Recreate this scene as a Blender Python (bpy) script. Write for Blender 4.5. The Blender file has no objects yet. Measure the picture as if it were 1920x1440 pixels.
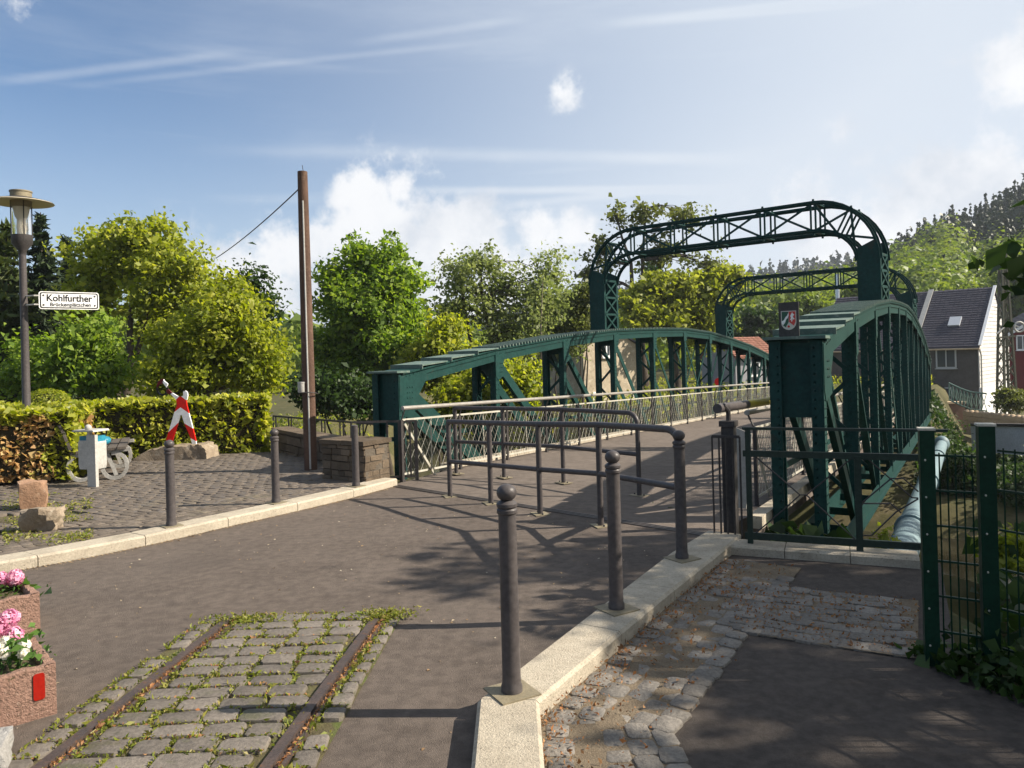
import bpy, math, random
import numpy as np
from mathutils import Vector, Matrix

R = math.radians
random.seed(7)
rng = np.random.default_rng(7)
scene = bpy.context.scene
col = scene.collection

# ------------------------------------------------------------------ camera
FPX, VC, ROLL, EYE = 1423.0, 667.0, R(1.57), 1.74
cd = bpy.data.cameras.new('camera')
cam = bpy.data.objects.new('camera', cd)
col.objects.link(cam)
cd.sensor_width = 36.0
cd.lens = FPX / 1920 * 36
cd.shift_y = -(720 - VC) / 1920
cd.clip_start = 0.05
cd.clip_end = 6000
_r = Vector((math.cos(ROLL), 0, -math.sin(ROLL)))
_u = Vector((math.sin(ROLL), 0, math.cos(ROLL)))
cam.matrix_world = Matrix(((_r.x, _u.x, 0, 0), (_r.y, _u.y, -1, 0), (_r.z, _u.z, 0, EYE), (0, 0, 0, 1)))
scene.camera = cam

# ------------------------------------------------------------------ sun, sky, exposure
SUN = Vector((1.0, -0.05, 0.755)).normalized()          # towards the sun
SUN_EL = math.asin(SUN.z)
SUN_AZ = math.atan2(SUN.x, SUN.y)                       # clockwise from +Y
sl = bpy.data.lights.new('sun', 'SUN')
sl.energy = 5.0
sl.angle = R(0.5)
sl.color = (1.0, 0.90, 0.76)
so = bpy.data.objects.new('sun', sl)
col.objects.link(so)
so.rotation_euler = SUN.to_track_quat('Z', 'Y').to_euler()

world = bpy.data.worlds.new('World')
scene.world = world
world.use_nodes = True
wn = world.node_tree
wn.nodes.clear()


def node(nt, typ, **kw):
    n = nt.nodes.new(typ)
    for k, v in kw.items():
        if k == 'inp':
            for i, x in v.items():
                n.inputs[i].default_value = x
        else:
            setattr(n, k, v)
    return n


def wl(a, ai, b, bi):
    wn.links.new(a.outputs[ai], b.inputs[bi])


def wmath(op, a, b=None, c=None, clamp=False):
    n = node(wn, 'ShaderNodeMath', operation=op, use_clamp=clamp)
    for i, x in enumerate((a, b, c)):
        if x is None:
            continue
        if isinstance(x, (int, float)):
            n.inputs[i].default_value = x
        else:
            wn.links.new(x, n.inputs[i])
    return n.outputs[0]


def wramp(x, lo, hi):
    n = node(wn, 'ShaderNodeMapRange', interpolation_type='SMOOTHSTEP')
    n.clamp = True
    n.inputs['From Min'].default_value = lo
    n.inputs['From Max'].default_value = hi
    wn.links.new(x, n.inputs['Value'])
    return n.outputs[0]


def pixdir(u, v):
    x = (u - 960) / FPX
    y = -(v - VC) / FPX
    return (Vector((0, 1, 0)) + _r * x + _u * y)


sky = node(wn, 'ShaderNodeTexSky', sky_type='NISHITA')
sky.sun_disc = False
sky.sun_elevation = SUN_EL
sky.sun_rotation = SUN_AZ
sky.altitude = 200
sky.air_density = 1.0
sky.dust_density = 1.2
sky.ozone_density = 1.6
geo = node(wn, 'ShaderNodeTexCoord')
GEN = geo.outputs['Generated']


def wnoise(scale, detail=8, rough=0.6, offset=(0, 0, 0), stretch=(1, 1, 1), rot=(0, 0, 0)):
    m = node(wn, 'ShaderNodeMapping')
    m.inputs['Location'].default_value = offset
    m.inputs['Scale'].default_value = stretch
    m.inputs['Rotation'].default_value = rot
    wn.links.new(GEN, m.inputs['Vector'])
    n = node(wn, 'ShaderNodeTexNoise')
    n.inputs['Scale'].default_value = scale
    n.inputs['Detail'].default_value = detail
    n.inputs['Roughness'].default_value = rough
    wn.links.new(m.outputs[0], n.inputs['Vector'])
    return n.outputs[0]


def wdot(d):
    n = node(wn, 'ShaderNodeVectorMath', operation='DOT_PRODUCT')
    wn.links.new(GEN, n.inputs[0])
    n.inputs[1].default_value = d
    return n.outputs['Value']


# cumulus: soft cores that a noise field breaks up
n1 = wnoise(11, 10, 0.66)
n2 = wnoise(3.2, 6, 0.55, (3, 1, 2))
CLOUDS = [(635, 362, 40, 1.0), (690, 372, 52, 1.1), (748, 352, 36, 1.0), (835, 415, 42, 1.0), (890, 408, 50, 1.1), (925, 440, 46, 1.0), (540, 480, 62, 1.1), (590, 450, 50, 1.0), (500, 540, 80, 1.0), (1010, 440, 60, 1.0), (1075, 430, 50, .9), (960, 530, 150, .85), (650, 560, 130, .85), (1075, 180, 38, 0.8), (1050, 172, 24, .6),
          (1925, 110, 85, 1.6), (1775, 350, 95, 1.15), (1880, 340, 110, 1.1), (1590, 232, 40, .5), (720, 500, 170, 1.0), (1850, 430, 150, 1.1), (1700, 400, 90, .9),
          (10, -5, 45, .7), (470, 560, 150, .8),
          (1560, 440, 130, .8), (2300, 250, 260, 1.0), (2250, -200, 200, .9), (-500, 420, 200, .9), (-900, 150, 220, .9), (1200, -500, 220, .8), (200, -700, 220, .8)]
core = None
for (u, v, rad, amp) in CLOUDS:
    d = pixdir(u, v).normalized()
    rr = rad / FPX / (1 + ((u - 960) / FPX) ** 2 + ((v - VC) / FPX) ** 2) ** .5
    # squared angle ~ 2(1-dot); clouds are a little wider than tall
    q = wmath('MULTIPLY', wmath('SUBTRACT', 1.0, wdot(d)), 2.0 / (rr * rr))
    g = wmath('MULTIPLY', wmath('POWER', 2.718, wmath('MULTIPLY', q, -0.8)), amp)
    core = g if core is None else wmath('MAXIMUM', core, g)
fld = wmath('ADD', wmath('MULTIPLY', core, 0.58), wmath('ADD', wmath('MULTIPLY', n1, 1.75), wmath('MULTIPLY', n2, 0.75)))
fld = wmath('SUBTRACT', fld, 1.25)
cum = wramp(fld, 0.14, 0.52)
cum = wmath('MULTIPLY', cum, wramp(core, 0.04, 0.40))
# thin streaks of cirrus and old contrails, and a milky veil that thickens towards the sun
str1 = wnoise(1.6, 5, 0.55, (1.3, .2, 4), (1.2, 1.2, 16), (0, R(-5), 0))
str2 = wnoise(2.1, 6, 0.6, (7, 2.2, 1), (1, 1, 5), (0, R(-9), 0))
cir = wmath('MULTIPLY', wramp(str1, 0.54, 0.80), 0.20)
cir = wmath('ADD', cir, wmath('MULTIPLY', wramp(str2, 0.5, 0.80), 0.14))


def contrail(u0, v0, u1, v1, w, amp):
    a = pixdir(u0, v0).normalized()
    b = pixdir(u1, v1).normalized()
    nrm = a.cross(b).normalized()
    dist = wmath('ABSOLUTE', wmath('ADD', wdot(nrm), wmath('MULTIPLY', wmath('SUBTRACT', n2, 0.5), w * 1.2)))
    along = (b - a).normalized()
    mid = (a + b) * .5
    t = wmath('ABSOLUTE', wmath('SUBTRACT', wdot(along), along.dot(mid)))
    half = (b - a).length / 2
    m = wmath('MULTIPLY', wmath('SUBTRACT', 1.0, wramp(dist, 0.0, w)), wmath('SUBTRACT', 1.0, wramp(t, half * .5, half)))
    return wmath('MULTIPLY', m, wmath('MULTIPLY', amp, wmath('ADD', 0.35, n1)))


for c in ((-60, 158, 480, 94, .008, .26), (60, 168, 980, 72, .006, .16), (640, 84, 1010, 34, .008, .16), (1080, 50, 1680, -10, .010, .26),
          (300, 278, 1500, 300, .012, .20), (600, 358, 1750, 352, .008, .34), (900, 390, 1250, 355, .008, .22)):
    cir = wmath('ADD', cir, contrail(*c))
sd = wdot(Vector((SUN.x, SUN.y, SUN.z * .55)).normalized())
veil = wmath('ADD', 0.06, wmath('MULTIPLY', wramp(sd, -0.42, 0.70), 0.92))
cir = wmath('MINIMUM', wmath('ADD', cir, veil), 0.92)
zsep = node(wn, 'ShaderNodeSeparateXYZ')
wn.links.new(GEN, zsep.inputs[0])
hazeh = wmath('MULTIPLY', wmath('SUBTRACT', 1.0, wramp(zsep.outputs['Z'], 0.0, 0.36)), 0.50)
cir = wmath('MINIMUM', wmath('ADD', cir, hazeh), 0.92)
mixc = node(wn, 'ShaderNodeMix', data_type='RGBA')
tint = node(wn, 'ShaderNodeMix', data_type='RGBA', blend_type='MULTIPLY')
tint.inputs[0].default_value = 1.0
tint.inputs[7].default_value = (.70, 1.02, 1.26, 1)
wn.links.new(sky.outputs[0], tint.inputs[6])
wn.links.new(cir, mixc.inputs[0])
wn.links.new(tint.outputs[2], mixc.inputs[6])
mixc.inputs[7].default_value = (7.3, 7.9, 8.7, 1)
mix2 = node(wn, 'ShaderNodeMix', data_type='RGBA')
wn.links.new(cum, mix2.inputs[0])
wn.links.new(mixc.outputs[2], mix2.inputs[6])
# shaded bellies: the body of a cloud is greyer where the field is low
cc = node(wn, 'ShaderNodeMix', data_type='RGBA')
wn.links.new(wramp(wnoise(5, 6, .6, (0, 0, .05)), 0.36, 0.58), cc.inputs[0])
cc.inputs[6].default_value = (6.6, 7.1, 7.9, 1)
cc.inputs[7].default_value = (9.4, 9.5, 9.7, 1)
wn.links.new(cc.outputs[2], mix2.inputs[7])
bg = node(wn, 'ShaderNodeBackground')
bg.inputs['Strength'].default_value = 0.052
wn.links.new(mix2.outputs[2], bg.inputs['Color'])
wo = node(wn, 'ShaderNodeOutputWorld')
wn.links.new(bg.outputs[0], wo.inputs['Surface'])

vs = scene.view_settings
vs.view_transform = 'Standard'
vs.look = 'None'
vs.exposure = 1.0
vs.gamma = 1.0
vs.use_curve_mapping = False
scene.render.engine = 'CYCLES'
scene.cycles.max_bounces = 6
scene.cycles.transparent_max_bounces = 8


# ------------------------------------------------------------------ helpers: points
def ray(u, v):
    return pixdir(u, v)


def P(u, v, Y):
    d = ray(u, v)
    return Vector((0, 0, EYE)) + d * Y


def G(u, v, z=0.0):
    d = ray(u, v)
    return Vector((0, 0, EYE)) + d * ((z - EYE) / d.z)


def V(*a):
    return Vector(a)


# ------------------------------------------------------------------ helpers: meshes
class MB:
    def __init__(self):
        self.v, self.f, self.m = [], [], []
        self.mi = 0

    def add(self, vs_, fs):
        o = len(self.v)
        self.v += [tuple(p) for p in vs_]
        self.f += [tuple(o + i for i in f) for f in fs]
        self.m += [self.mi] * len(fs)
        return self

    def box(self, c, size, ax=None):
        c = Vector(c)
        ax = ax or (V(1, 0, 0), V(0, 1, 0), V(0, 0, 1))
        h = [Vector(a).normalized() * s / 2 for a, s in zip(ax, size)]
        pts = [c + h[0] * i + h[1] * j + h[2] * k for k in (-1, 1) for j in (-1, 1) for i in (-1, 1)]
        return self.add(pts, [(0, 2, 3, 1), (4, 5, 7, 6), (0, 1, 5, 4), (2, 6, 7, 3), (0, 4, 6, 2), (1, 3, 7, 5)])

    def bar(self, a, b, w, t, side):
        a, b = Vector(a), Vector(b)
        d = (b - a)
        L = d.length
        d = d / L
        side = Vector(side)
        side = (side - d * side.dot(d)).normalized()
        n = d.cross(side)
        return self.box((a + b) / 2, (L, w, t), (d, side, n))

    def tube(self, pts, r, n=8, caps=True, r2=None):
        pts = [Vector(p) for p in pts]
        N = len(pts)
        rings = []
        up = None
        for i, p in enumerate(pts):
            t = (pts[min(i + 1, N - 1)] - pts[max(i - 1, 0)]).normalized()
            if up is None:
                up = V(0, 0, 1) if abs(t.z) < .9 else V(1, 0, 0)
            x = t.cross(up)
            if x.length < 1e-4:
                x = t.orthogonal()
            x.normalize()
            y = x.cross(t)
            up = y
            rad = r if r2 is None else r + (r2 - r) * i / (N - 1)
            if isinstance(r, (list, tuple)):
                rad = r[i]
            rings.append([p + (x * math.cos(2 * math.pi * k / n) + y * math.sin(2 * math.pi * k / n)) * rad for k in range(n)])
        vs_ = [q for rg in rings for q in rg]
        fs = []
        for i in range(N - 1):
            for k in range(n):
                k2 = (k + 1) % n
                fs.append((i * n + k, (i + 1) * n + k, (i + 1) * n + k2, i * n + k2))
        if caps:
            fs.append(tuple(range(n)))
            fs.append(tuple((N - 1) * n + k for k in reversed(range(n))))
        return self.add(vs_, fs)

    def lathe(self, prof, base=(0, 0, 0), n=20):
        bx, by, bz = base
        vs_ = []
        for (r, z) in prof:
            for k in range(n):
                a = 2 * math.pi * k / n
                vs_.append((bx + r * math.cos(a), by + r * math.sin(a), bz + z))
        fs = []
        for i in range(len(prof) - 1):
            for k in range(n):
                k2 = (k + 1) % n
                fs.append((i * n + k, i * n + k2, (i + 1) * n + k2, (i + 1) * n + k))
        fs.append(tuple(reversed(range(n))))
        fs.append(tuple((len(prof) - 1) * n + k for k in range(n)))
        return self.add(vs_, fs)

    def prism(self, poly, org, ux, uy, th):
        org, ux, uy = Vector(org), Vector(ux), Vector(uy)
        nn = ux.cross(uy).normalized() * th
        a = sum(poly[i][0] * poly[(i + 1) % len(poly)][1] - poly[(i + 1) % len(poly)][0] * poly[i][1] for i in range(len(poly)))
        if a < 0:
            poly = poly[::-1]
        n = len(poly)
        b = [org + ux * x + uy * y for x, y in poly]
        t = [p + nn for p in b]
        fs = [tuple(reversed(range(n))), tuple(range(n, 2 * n))]
        for i in range(n):
            j = (i + 1) % n
            fs.append((i, j, n + j, n + i))
        return self.add(b + t, fs)

    def slab(self, poly, z0, z1):
        """horizontal polygon extruded from z0 to z1 (poly: world x,y)"""
        return self.prism([(p[0], p[1]) for p in poly], (0, 0, z0), (1, 0, 0), (0, 1, 0), z1 - z0)

    def sheet(self, poly, z):
        a = sum(poly[i][0] * poly[(i + 1) % len(poly)][1] - poly[(i + 1) % len(poly)][0] * poly[i][1] for i in range(len(poly)))
        if a < 0:
            poly = poly[::-1]
        return self.add([(p[0], p[1], z) for p in poly], [tuple(range(len(poly)))])

    def ball(self, c, r, n=12, m=8, sq=1.0):
        prof = [(max(1e-3, r * math.sin(math.pi * i / m)), -r * sq * math.cos(math.pi * i / m)) for i in range(m + 1)]
        return self.lathe(prof, c, n)

    def mesh(self, name, mats, off=(0, 0, 0), smooth=True, ang=35):
        me = bpy.data.meshes.new(name)
        ox, oy, oz = off
        me.from_pydata([(x - ox, y - oy, z - oz) for x, y, z in self.v], [], self.f)
        if not isinstance(mats, (list, tuple)):
            mats = [mats]
        for m_ in mats:
            me.materials.append(m_)
        if len(mats) > 1:
            me.polygons.foreach_set('material_index', self.m)
        if smooth:
            me.polygons.foreach_set('use_smooth', [True] * len(me.polygons))
            me.set_sharp_from_angle(angle=R(ang))
        me.update()
        return me

    def build(self, name, mats, parent=None, smooth=True, local=False, base=None, kind=None, ang=35):
        """link as one object; the origin goes to the parent's place (or to base)"""
        if parent is not None:
            off = (0, 0, 0) if local else wloc(parent)
            ob = bpy.data.objects.new(name, self.mesh(name, mats, off, smooth, ang))
            ob.parent = parent
        else:
            b = base if base is not None else (0, 0, 0)
            ob = bpy.data.objects.new(name, self.mesh(name, mats, b, smooth, ang))
            ob.location = b
        col.objects.link(ob)
        if kind:
            ob['kind'] = kind
        return ob


def wloc(o):
    l = Vector((0, 0, 0))
    while o is not None:
        l = l + o.location
        o = o.parent
    return l


def tag(o, label=None, cat=None, group=None, kind=None):
    if label:
        o['label'] = label
    if cat:
        o['category'] = cat
    if group:
        o['group'] = group
    if kind:
        o['kind'] = kind
    return o


def thing(name, label, cat, loc, group=None, rz=0):
    o = bpy.data.objects.new(name, None)
    col.objects.link(o)
    o.location = loc
    o.rotation_euler = (0, 0, rz)
    o.empty_display_size = .2
    return tag(o, label, cat, group)


def copy_tree(o, loc, rz, label, parent=None):
    c = o.copy()
    col.objects.link(c)
    c.location = loc
    c.rotation_euler = (0, 0, rz)
    if label:
        c['label'] = label

    def rec(src, dst):
        for ch in src.children:
            k = ch.copy()
            col.objects.link(k)
            k.parent = dst
            rec(ch, k)
    rec(o, c)
    return c


def piece(name, me, parent, loc=(0, 0, 0), rot=(0, 0, 0), sc=(1, 1, 1)):
    o = bpy.data.objects.new(name, me)
    o.location = loc
    o.rotation_euler = rot
    o.scale = sc
    o.parent = parent
    col.objects.link(o)
    return o


# ------------------------------------------------------------------ helpers: materials
MATS = {}


def mat(name, c1, c2=None, scale=4.0, rough=.7, bump=0.0, bscale=None, metal=0.0, spots=None, rnd=0.0, detail=6, lo=.35, hi=.65, coords='Object', spec=.25, coat=0.0):
    """procedural surface: two tones broken up by noise, optional third tone in patches, optional relief, optional per-object shade"""
    m = bpy.data.materials.new(name)
    m.use_nodes = True
    nt = m.node_tree
    b = nt.nodes['Principled BSDF']
    b.inputs['Roughness'].default_value = rough
    b.inputs['Metallic'].default_value = metal
    b.inputs['Specular IOR Level'].default_value = spec
    b.inputs['Coat Weight'].default_value = coat
    tc = nt.nodes.new('ShaderNodeTexCoord')
    src = tc.outputs[coords]
    if rnd:
        oi = nt.nodes.new('ShaderNodeObjectInfo')
        va = nt.nodes.new('ShaderNodeVectorMath')
        va.operation = 'ADD'
        sc_ = nt.nodes.new('ShaderNodeVectorMath')
        sc_.operation = 'SCALE'
        nt.links.new(oi.outputs['Location'], sc_.inputs[0])
        sc_.inputs['Scale'].default_value = 3.7
        nt.links.new(src, va.inputs[0])
        nt.links.new(sc_.outputs[0], va.inputs[1])
        src = va.outputs[0]

    def noise(s, d=detail, ro=.6):
        n = nt.nodes.new('ShaderNodeTexNoise')
        n.inputs['Scale'].default_value = s
        n.inputs['Detail'].default_value = d
        n.inputs['Roughness'].default_value = ro
        nt.links.new(src, n.inputs['Vector'])
        return n.outputs[0]

    def rng_(x, a, b_):
        n = nt.nodes.new('ShaderNodeMapRange')
        n.inputs['From Min'].default_value = a
        n.inputs['From Max'].default_value = b_
        n.interpolation_type = 'SMOOTHSTEP'
        nt.links.new(x, n.inputs['Value'])
        return n.outputs[0]

    def mix(f, a, b_, bt='MIX'):
        n = nt.nodes.new('ShaderNodeMix')
        n.data_type = 'RGBA'
        n.blend_type = bt
        for i, x in ((0, f), (6, a), (7, b_)):
            if isinstance(x, tuple):
                n.inputs[i].default_value = x if len(x) == 4 else (*x, 1)
            elif isinstance(x, (int, float)):
                n.inputs[i].default_value = x
            else:
                nt.links.new(x, n.inputs[i])
        return n.outputs[2]

    cur = (*c1, 1)
    if c2 is not None:
        cur = mix(rng_(noise(scale), lo, hi), (*c1, 1), (*c2, 1))
        fine = noise(scale * 9, 4, .65)
        cur = mix(.35, cur, mix(rng_(fine, .3, .7), tuple(x * .55 for x in c1), tuple(min(1, x * 1.45) for x in c2)))
    if spots:
        for (sc, ss, a, bb, amt) in spots:
            f = rng_(noise(ss), a, bb)
            mm = nt.nodes.new('ShaderNodeMath')
            mm.operation = 'MULTIPLY'
            nt.links.new(f, mm.inputs[0])
            mm.inputs[1].default_value = amt
            cur = mix(mm.outputs[0], cur, (*sc, 1))
    if rnd:
        mr = nt.nodes.new('ShaderNodeMapRange')
        nt.links.new(oi.outputs['Random'], mr.inputs['Value'])
        mr.inputs['To Min'].default_value = 1 - rnd
        mr.inputs['To Max'].default_value = 1 + rnd
        hs = nt.nodes.new('ShaderNodeHueSaturation')
        nt.links.new(mr.outputs[0], hs.inputs['Value'])
        if isinstance(cur, tuple):
            hs.inputs['Color'].default_value = cur
        else:
            nt.links.new(cur, hs.inputs['Color'])
        cur = hs.outputs[0]
    if isinstance(cur, tuple):
        b.inputs['Base Color'].default_value = cur
    else:
        nt.links.new(cur, b.inputs['Base Color'])
    if bump:
        bp = nt.nodes.new('ShaderNodeBump')
        bp.inputs['Strength'].default_value = min(1, bump)
        bp.inputs['Distance'].default_value = .02 * max(1, bump)
        nt.links.new(noise(bscale or scale * 6, 5, .7), bp.inputs['Height'])
        nt.links.new(bp.outputs[0], b.inputs['Normal'])
    MATS[name] = m
    return m


def leafmat(name, cols, trans=.45, rough=.5):
    """leaf surface: every leaf has its own tone from the face attribute rnd"""
    m = bpy.data.materials.new(name)
    m.use_nodes = True
    nt = m.node_tree
    nt.nodes.clear()
    at = nt.nodes.new('ShaderNodeAttribute')
    at.attribute_name = 'rnd'
    cr = nt.nodes.new('ShaderNodeValToRGB')
    cr.color_ramp.elements[0].color = (*cols[0], 1)
    cr.color_ramp.elements[-1].color = (*cols[-1], 1)
    for i, c in enumerate(cols[1:-1]):
        e = cr.color_ramp.elements.new((i + 1) / (len(cols) - 1))
        e.color = (*c, 1)
    nt.links.new(at.outputs['Fac'], cr.inputs[0])
    d = nt.nodes.new('ShaderNodeBsdfPrincipled')
    d.inputs['Roughness'].default_value = rough
    d.inputs['Specular IOR Level'].default_value = .3
    nt.links.new(cr.outputs[0], d.inputs['Base Color'])
    t = nt.nodes.new('ShaderNodeBsdfTranslucent')
    hs = nt.nodes.new('ShaderNodeHueSaturation')
    hs.inputs['Saturation'].default_value = 1.1
    hs.inputs['Value'].default_value = 1.5
    nt.links.new(cr.outputs[0], hs.inputs['Color'])
    nt.links.new(hs.outputs[0], t.inputs['Color'])
    mx = nt.nodes.new('ShaderNodeMixShader')
    mx.inputs[0].default_value = trans
    nt.links.new(d.outputs[0], mx.inputs[1])
    nt.links.new(t.outputs[0], mx.inputs[2])
    o = nt.nodes.new('ShaderNodeOutputMaterial')
    nt.links.new(mx.outputs[0], o.inputs['Surface'])
    return m


def leaves_mesh(name, cen, size, material, off=(0, 0, 0), nrm=None, jit=.5, aspect=.62, rnd=None, up=.35):
    """one diamond-shaped leaf per centre; numpy, so tens of thousands are cheap"""
    cen = np.asarray(cen, float)
    N = len(cen)
    n = rng.normal(size=(N, 3))
    n /= np.linalg.norm(n, axis=1)[:, None]
    if nrm is not None:
        n = n * jit + np.asarray(nrm, float)
    n[:, 2] += up
    n /= np.linalg.norm(n, axis=1)[:, None]
    t = rng.normal(size=(N, 3))
    t -= n * (t * n).sum(1)[:, None]
    t /= np.linalg.norm(t, axis=1)[:, None]
    b = np.cross(n, t)
    s = (size * np.clip(rng.lognormal(-.05, .38, N), .4, 2.0))[:, None]
    bend = n * s * .18
    p = np.stack([cen - t * s * .5 - bend, cen + b * s * aspect * .5, cen + t * s * .5 - bend, cen - b * s * aspect * .5], 1).reshape(-1, 3)
    p -= np.asarray(off)[None]
    me = bpy.data.meshes.new(name)
    me.vertices.add(4 * N)
    me.vertices.foreach_set('co', p.ravel())
    me.loops.add(4 * N)
    me.loops.foreach_set('vertex_index', np.arange(4 * N, dtype=np.int32))
    me.polygons.add(N)
    me.polygons.foreach_set('loop_start', np.arange(0, 4 * N, 4, dtype=np.int32))
    me.materials.append(material)
    a = me.attributes.new('rnd', 'FLOAT', 'FACE')
    a.data.foreach_set('value', (rng.uniform(0, 1, N) if rnd is None else np.clip(rnd, 0, 1)).astype(np.float32))
    me.update()
    me.validate()
    return me


def leaves(name, cen, size, material, parent=None, kind=None, **kw):
    off = wloc(parent) if parent is not None else (0, 0, 0)
    o = bpy.data.objects.new(name, leaves_mesh(name, cen, size, material, off, **kw))
    col.objects.link(o)
    if parent is not None:
        o.parent = parent
    if kind:
        o['kind'] = kind
    return o

# ------------------------------------------------------------------ surfaces
M = {}
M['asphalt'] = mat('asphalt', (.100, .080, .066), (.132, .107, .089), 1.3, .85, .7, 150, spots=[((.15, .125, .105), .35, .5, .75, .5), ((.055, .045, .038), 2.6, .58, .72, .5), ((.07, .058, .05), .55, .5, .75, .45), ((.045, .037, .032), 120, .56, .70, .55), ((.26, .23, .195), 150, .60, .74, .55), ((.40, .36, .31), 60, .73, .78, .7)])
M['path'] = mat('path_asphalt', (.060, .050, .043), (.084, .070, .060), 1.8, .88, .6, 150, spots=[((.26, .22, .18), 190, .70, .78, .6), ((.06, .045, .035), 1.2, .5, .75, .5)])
M['deck'] = mat('deck_asphalt', (.110, .090, .075), (.14, .115, .096), .9, .85, .4, 140, spots=[((.26, .23, .2), 180, .7, .8, .4), ((.085, .07, .06), .5, .5, .75, .4)])
M['kerb'] = mat('kerb_concrete', (.50, .445, .35), (.38, .33, .255), 6, .85, .7, 90, spots=[((.11, .095, .075), 70, .58, .70, .75), ((.15, .13, .09), 2.2, .55, .75, .45)])
M['kerbface'] = mat('kerb_side', (.26, .215, .16), (.17, .135, .10), 7, .9, .8, 60, spots=[((.09, .07, .05), 20, .55, .7, .6)])
M['cobble'] = mat('cobble_stone', (.118, .102, .087), (.165, .144, .121), 5, .6, .5, 45, rnd=.22, spots=[((.17, .115, .085), 3, .58, .75, .4), ((.075, .085, .035), 6, .55, .7, .5)])
M['gutter'] = mat('gutter_stone', (.135, .122, .106), (.19, .173, .15), 6, .7, .6, 40, rnd=.2, spots=[((.20, .15, .10), 5, .55, .75, .5)])
M['paver'] = mat('paver_block', (.094, .076, .060), (.150, .124, .098), 5, .72, .4, 60, rnd=.28, spots=[((.14, .12, .07), 1.2, .55, .75, .5)])
M['joint'] = mat('joint_soil', (.075, .062, .035), (.12, .105, .05), 14, .95, .8, 80, spots=[((.10, .13, .03), 5, .48, .62, .8)])
M['sand'] = mat('joint_sand', (.15, .115, .078), (.20, .16, .11), 12, .95, .7, 90, spots=[((.09, .07, .05), 6, .55, .7, .6)])
M['soil'] = mat('mossy_soil', (.075, .060, .035), (.11, .095, .05), 3, .95, .8, 40, spots=[((.085, .115, .02), 1.0, .48, .62, .9)])
M['rail'] = mat('rail_steel', (.085, .07, .065), (.13, .095, .08), 9, .45, .3, 60, metal=.5, spots=[((.24, .11, .05), 25, .55, .72, .7)])
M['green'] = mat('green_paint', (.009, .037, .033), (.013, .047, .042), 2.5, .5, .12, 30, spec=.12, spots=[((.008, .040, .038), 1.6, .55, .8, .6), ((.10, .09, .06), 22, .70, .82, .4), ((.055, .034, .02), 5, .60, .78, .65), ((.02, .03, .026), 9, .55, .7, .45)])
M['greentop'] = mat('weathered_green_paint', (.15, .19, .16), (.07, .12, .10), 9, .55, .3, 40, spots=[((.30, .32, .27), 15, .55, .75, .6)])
M['fgreen'] = mat('fence_green', (.004, .024, .013), (.006, .032, .018), 4, .4, 0, spec=.15)
M['iron'] = mat('iron_grey_paint', (.060, .053, .053), (.074, .065, .063), 3, .42, .1, 50, spots=[((.12, .10, .08), 14, .66, .8, .4)])
M['darkiron'] = mat('dark_iron_paint', (.040, .036, .036), (.055, .050, .048), 4, .5, .1, 40)
M['plate'] = mat('zinc_plate', (.27, .23, .155), (.21, .18, .12), 9, .6, .3, 60, metal=.2)
M['galv'] = mat('galvanised_wire', (.55, .53, .46), (.42, .40, .33), 12, .5, 0, metal=.2, spots=[((.20, .16, .10), 4, .55, .7, .5)])
M['pipe'] = mat('handrail_steel', (.34, .32, .29), (.26, .24, .21), 8, .45, .2, 50, metal=.3)
M['bluepipe'] = mat('pale_blue_pipe', (.17, .24, .26), (.13, .19, .21), 3, .55, 0, spots=[((.14, .16, .15), 4, .55, .75, .5)])
M['wood'] = mat('old_pole_wood', (.13, .075, .05), (.075, .045, .032), 3, .85, .8, 25, coords='Object', spots=[((.25, .17, .12), 8, .55, .75, .5)])
M['slat'] = mat('bench_slat_wood', (.11, .095, .08), (.075, .062, .052), 6, .8, .4, 40)
M['alu'] = mat('pale_alu_paint', (.44, .43, .40), (.36, .35, .32), 4, .5, .1, 30)
M['concgrey'] = mat('cast_grey', (.34, .33, .305), (.27, .26, .24), 6, .75, .4, 40)
M['blue'] = mat('blue_plastic', (.02, .16, .24), (.03, .22, .31), 6, .35, .3, 20)
M['white'] = mat('white_enamel', (.80, .80, .79), (.76, .76, .74), 3, .35)
M['black'] = mat('black_enamel', (.012, .012, .013), None, rough=.4)
M['red'] = mat('red_enamel', (.62, .015, .012), (.55, .012, .01), 4, .35)
M['darkred'] = mat('dark_red_enamel', (.09, .006, .009), None, rough=.4)
M['reflector'] = mat('red_reflector', (.30, .014, .008), (.24, .01, .006), 60, .2)
M['glass'] = mat('lamp_glass', (.78, .8, .8), None, rough=.05)
M['cream'] = mat('cream_reflector', (.62, .55, .42), None, rough=.5)
M['rock'] = mat('field_stone', (.33, .27, .20), (.20, .155, .11), 3, .9, 1.2, 14, spots=[((.48, .43, .35), 6, .55, .7, .5), ((.10, .08, .05), 9, .56, .7, .6)])
M['redrock'] = mat('reddish_stone', (.36, .22, .14), (.22, .13, .08), 3, .9, .7, 22, spots=[((.50, .38, .28), 7, .55, .7, .5)])
M['masonry'] = mat('wall_stone', (.155, .118, .082), (.095, .072, .05), 4, .9, 1.0, 20, rnd=.3)
M['mortar'] = mat('wall_mortar', (.13, .11, .085), (.09, .075, .06), 6, .95, .8, 30)
M['planter'] = mat('washed_pink_concrete', (.36, .22, .165), (.27, .165, .125), 5, .9, 1.2, 75, spots=[((.13, .085, .06), 40, .52, .68, .7), ((.52, .38, .31), 60, .6, .72, .6)])
M['water'] = mat('river_water', (.014, .013, .008), (.022, .019, .011), .6, .08, .3, 3, spec=.5)
M['ground'] = mat('grassy_earth', (.045, .050, .016), (.075, .066, .026), .35, .95, .8, 8, spots=[((.13, .105, .06), .8, .52, .7, .7)])
M['slate'] = mat('slate_roof', (.075, .070, .085), (.055, .050, .062), 3, .6, .4, 25)
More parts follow.
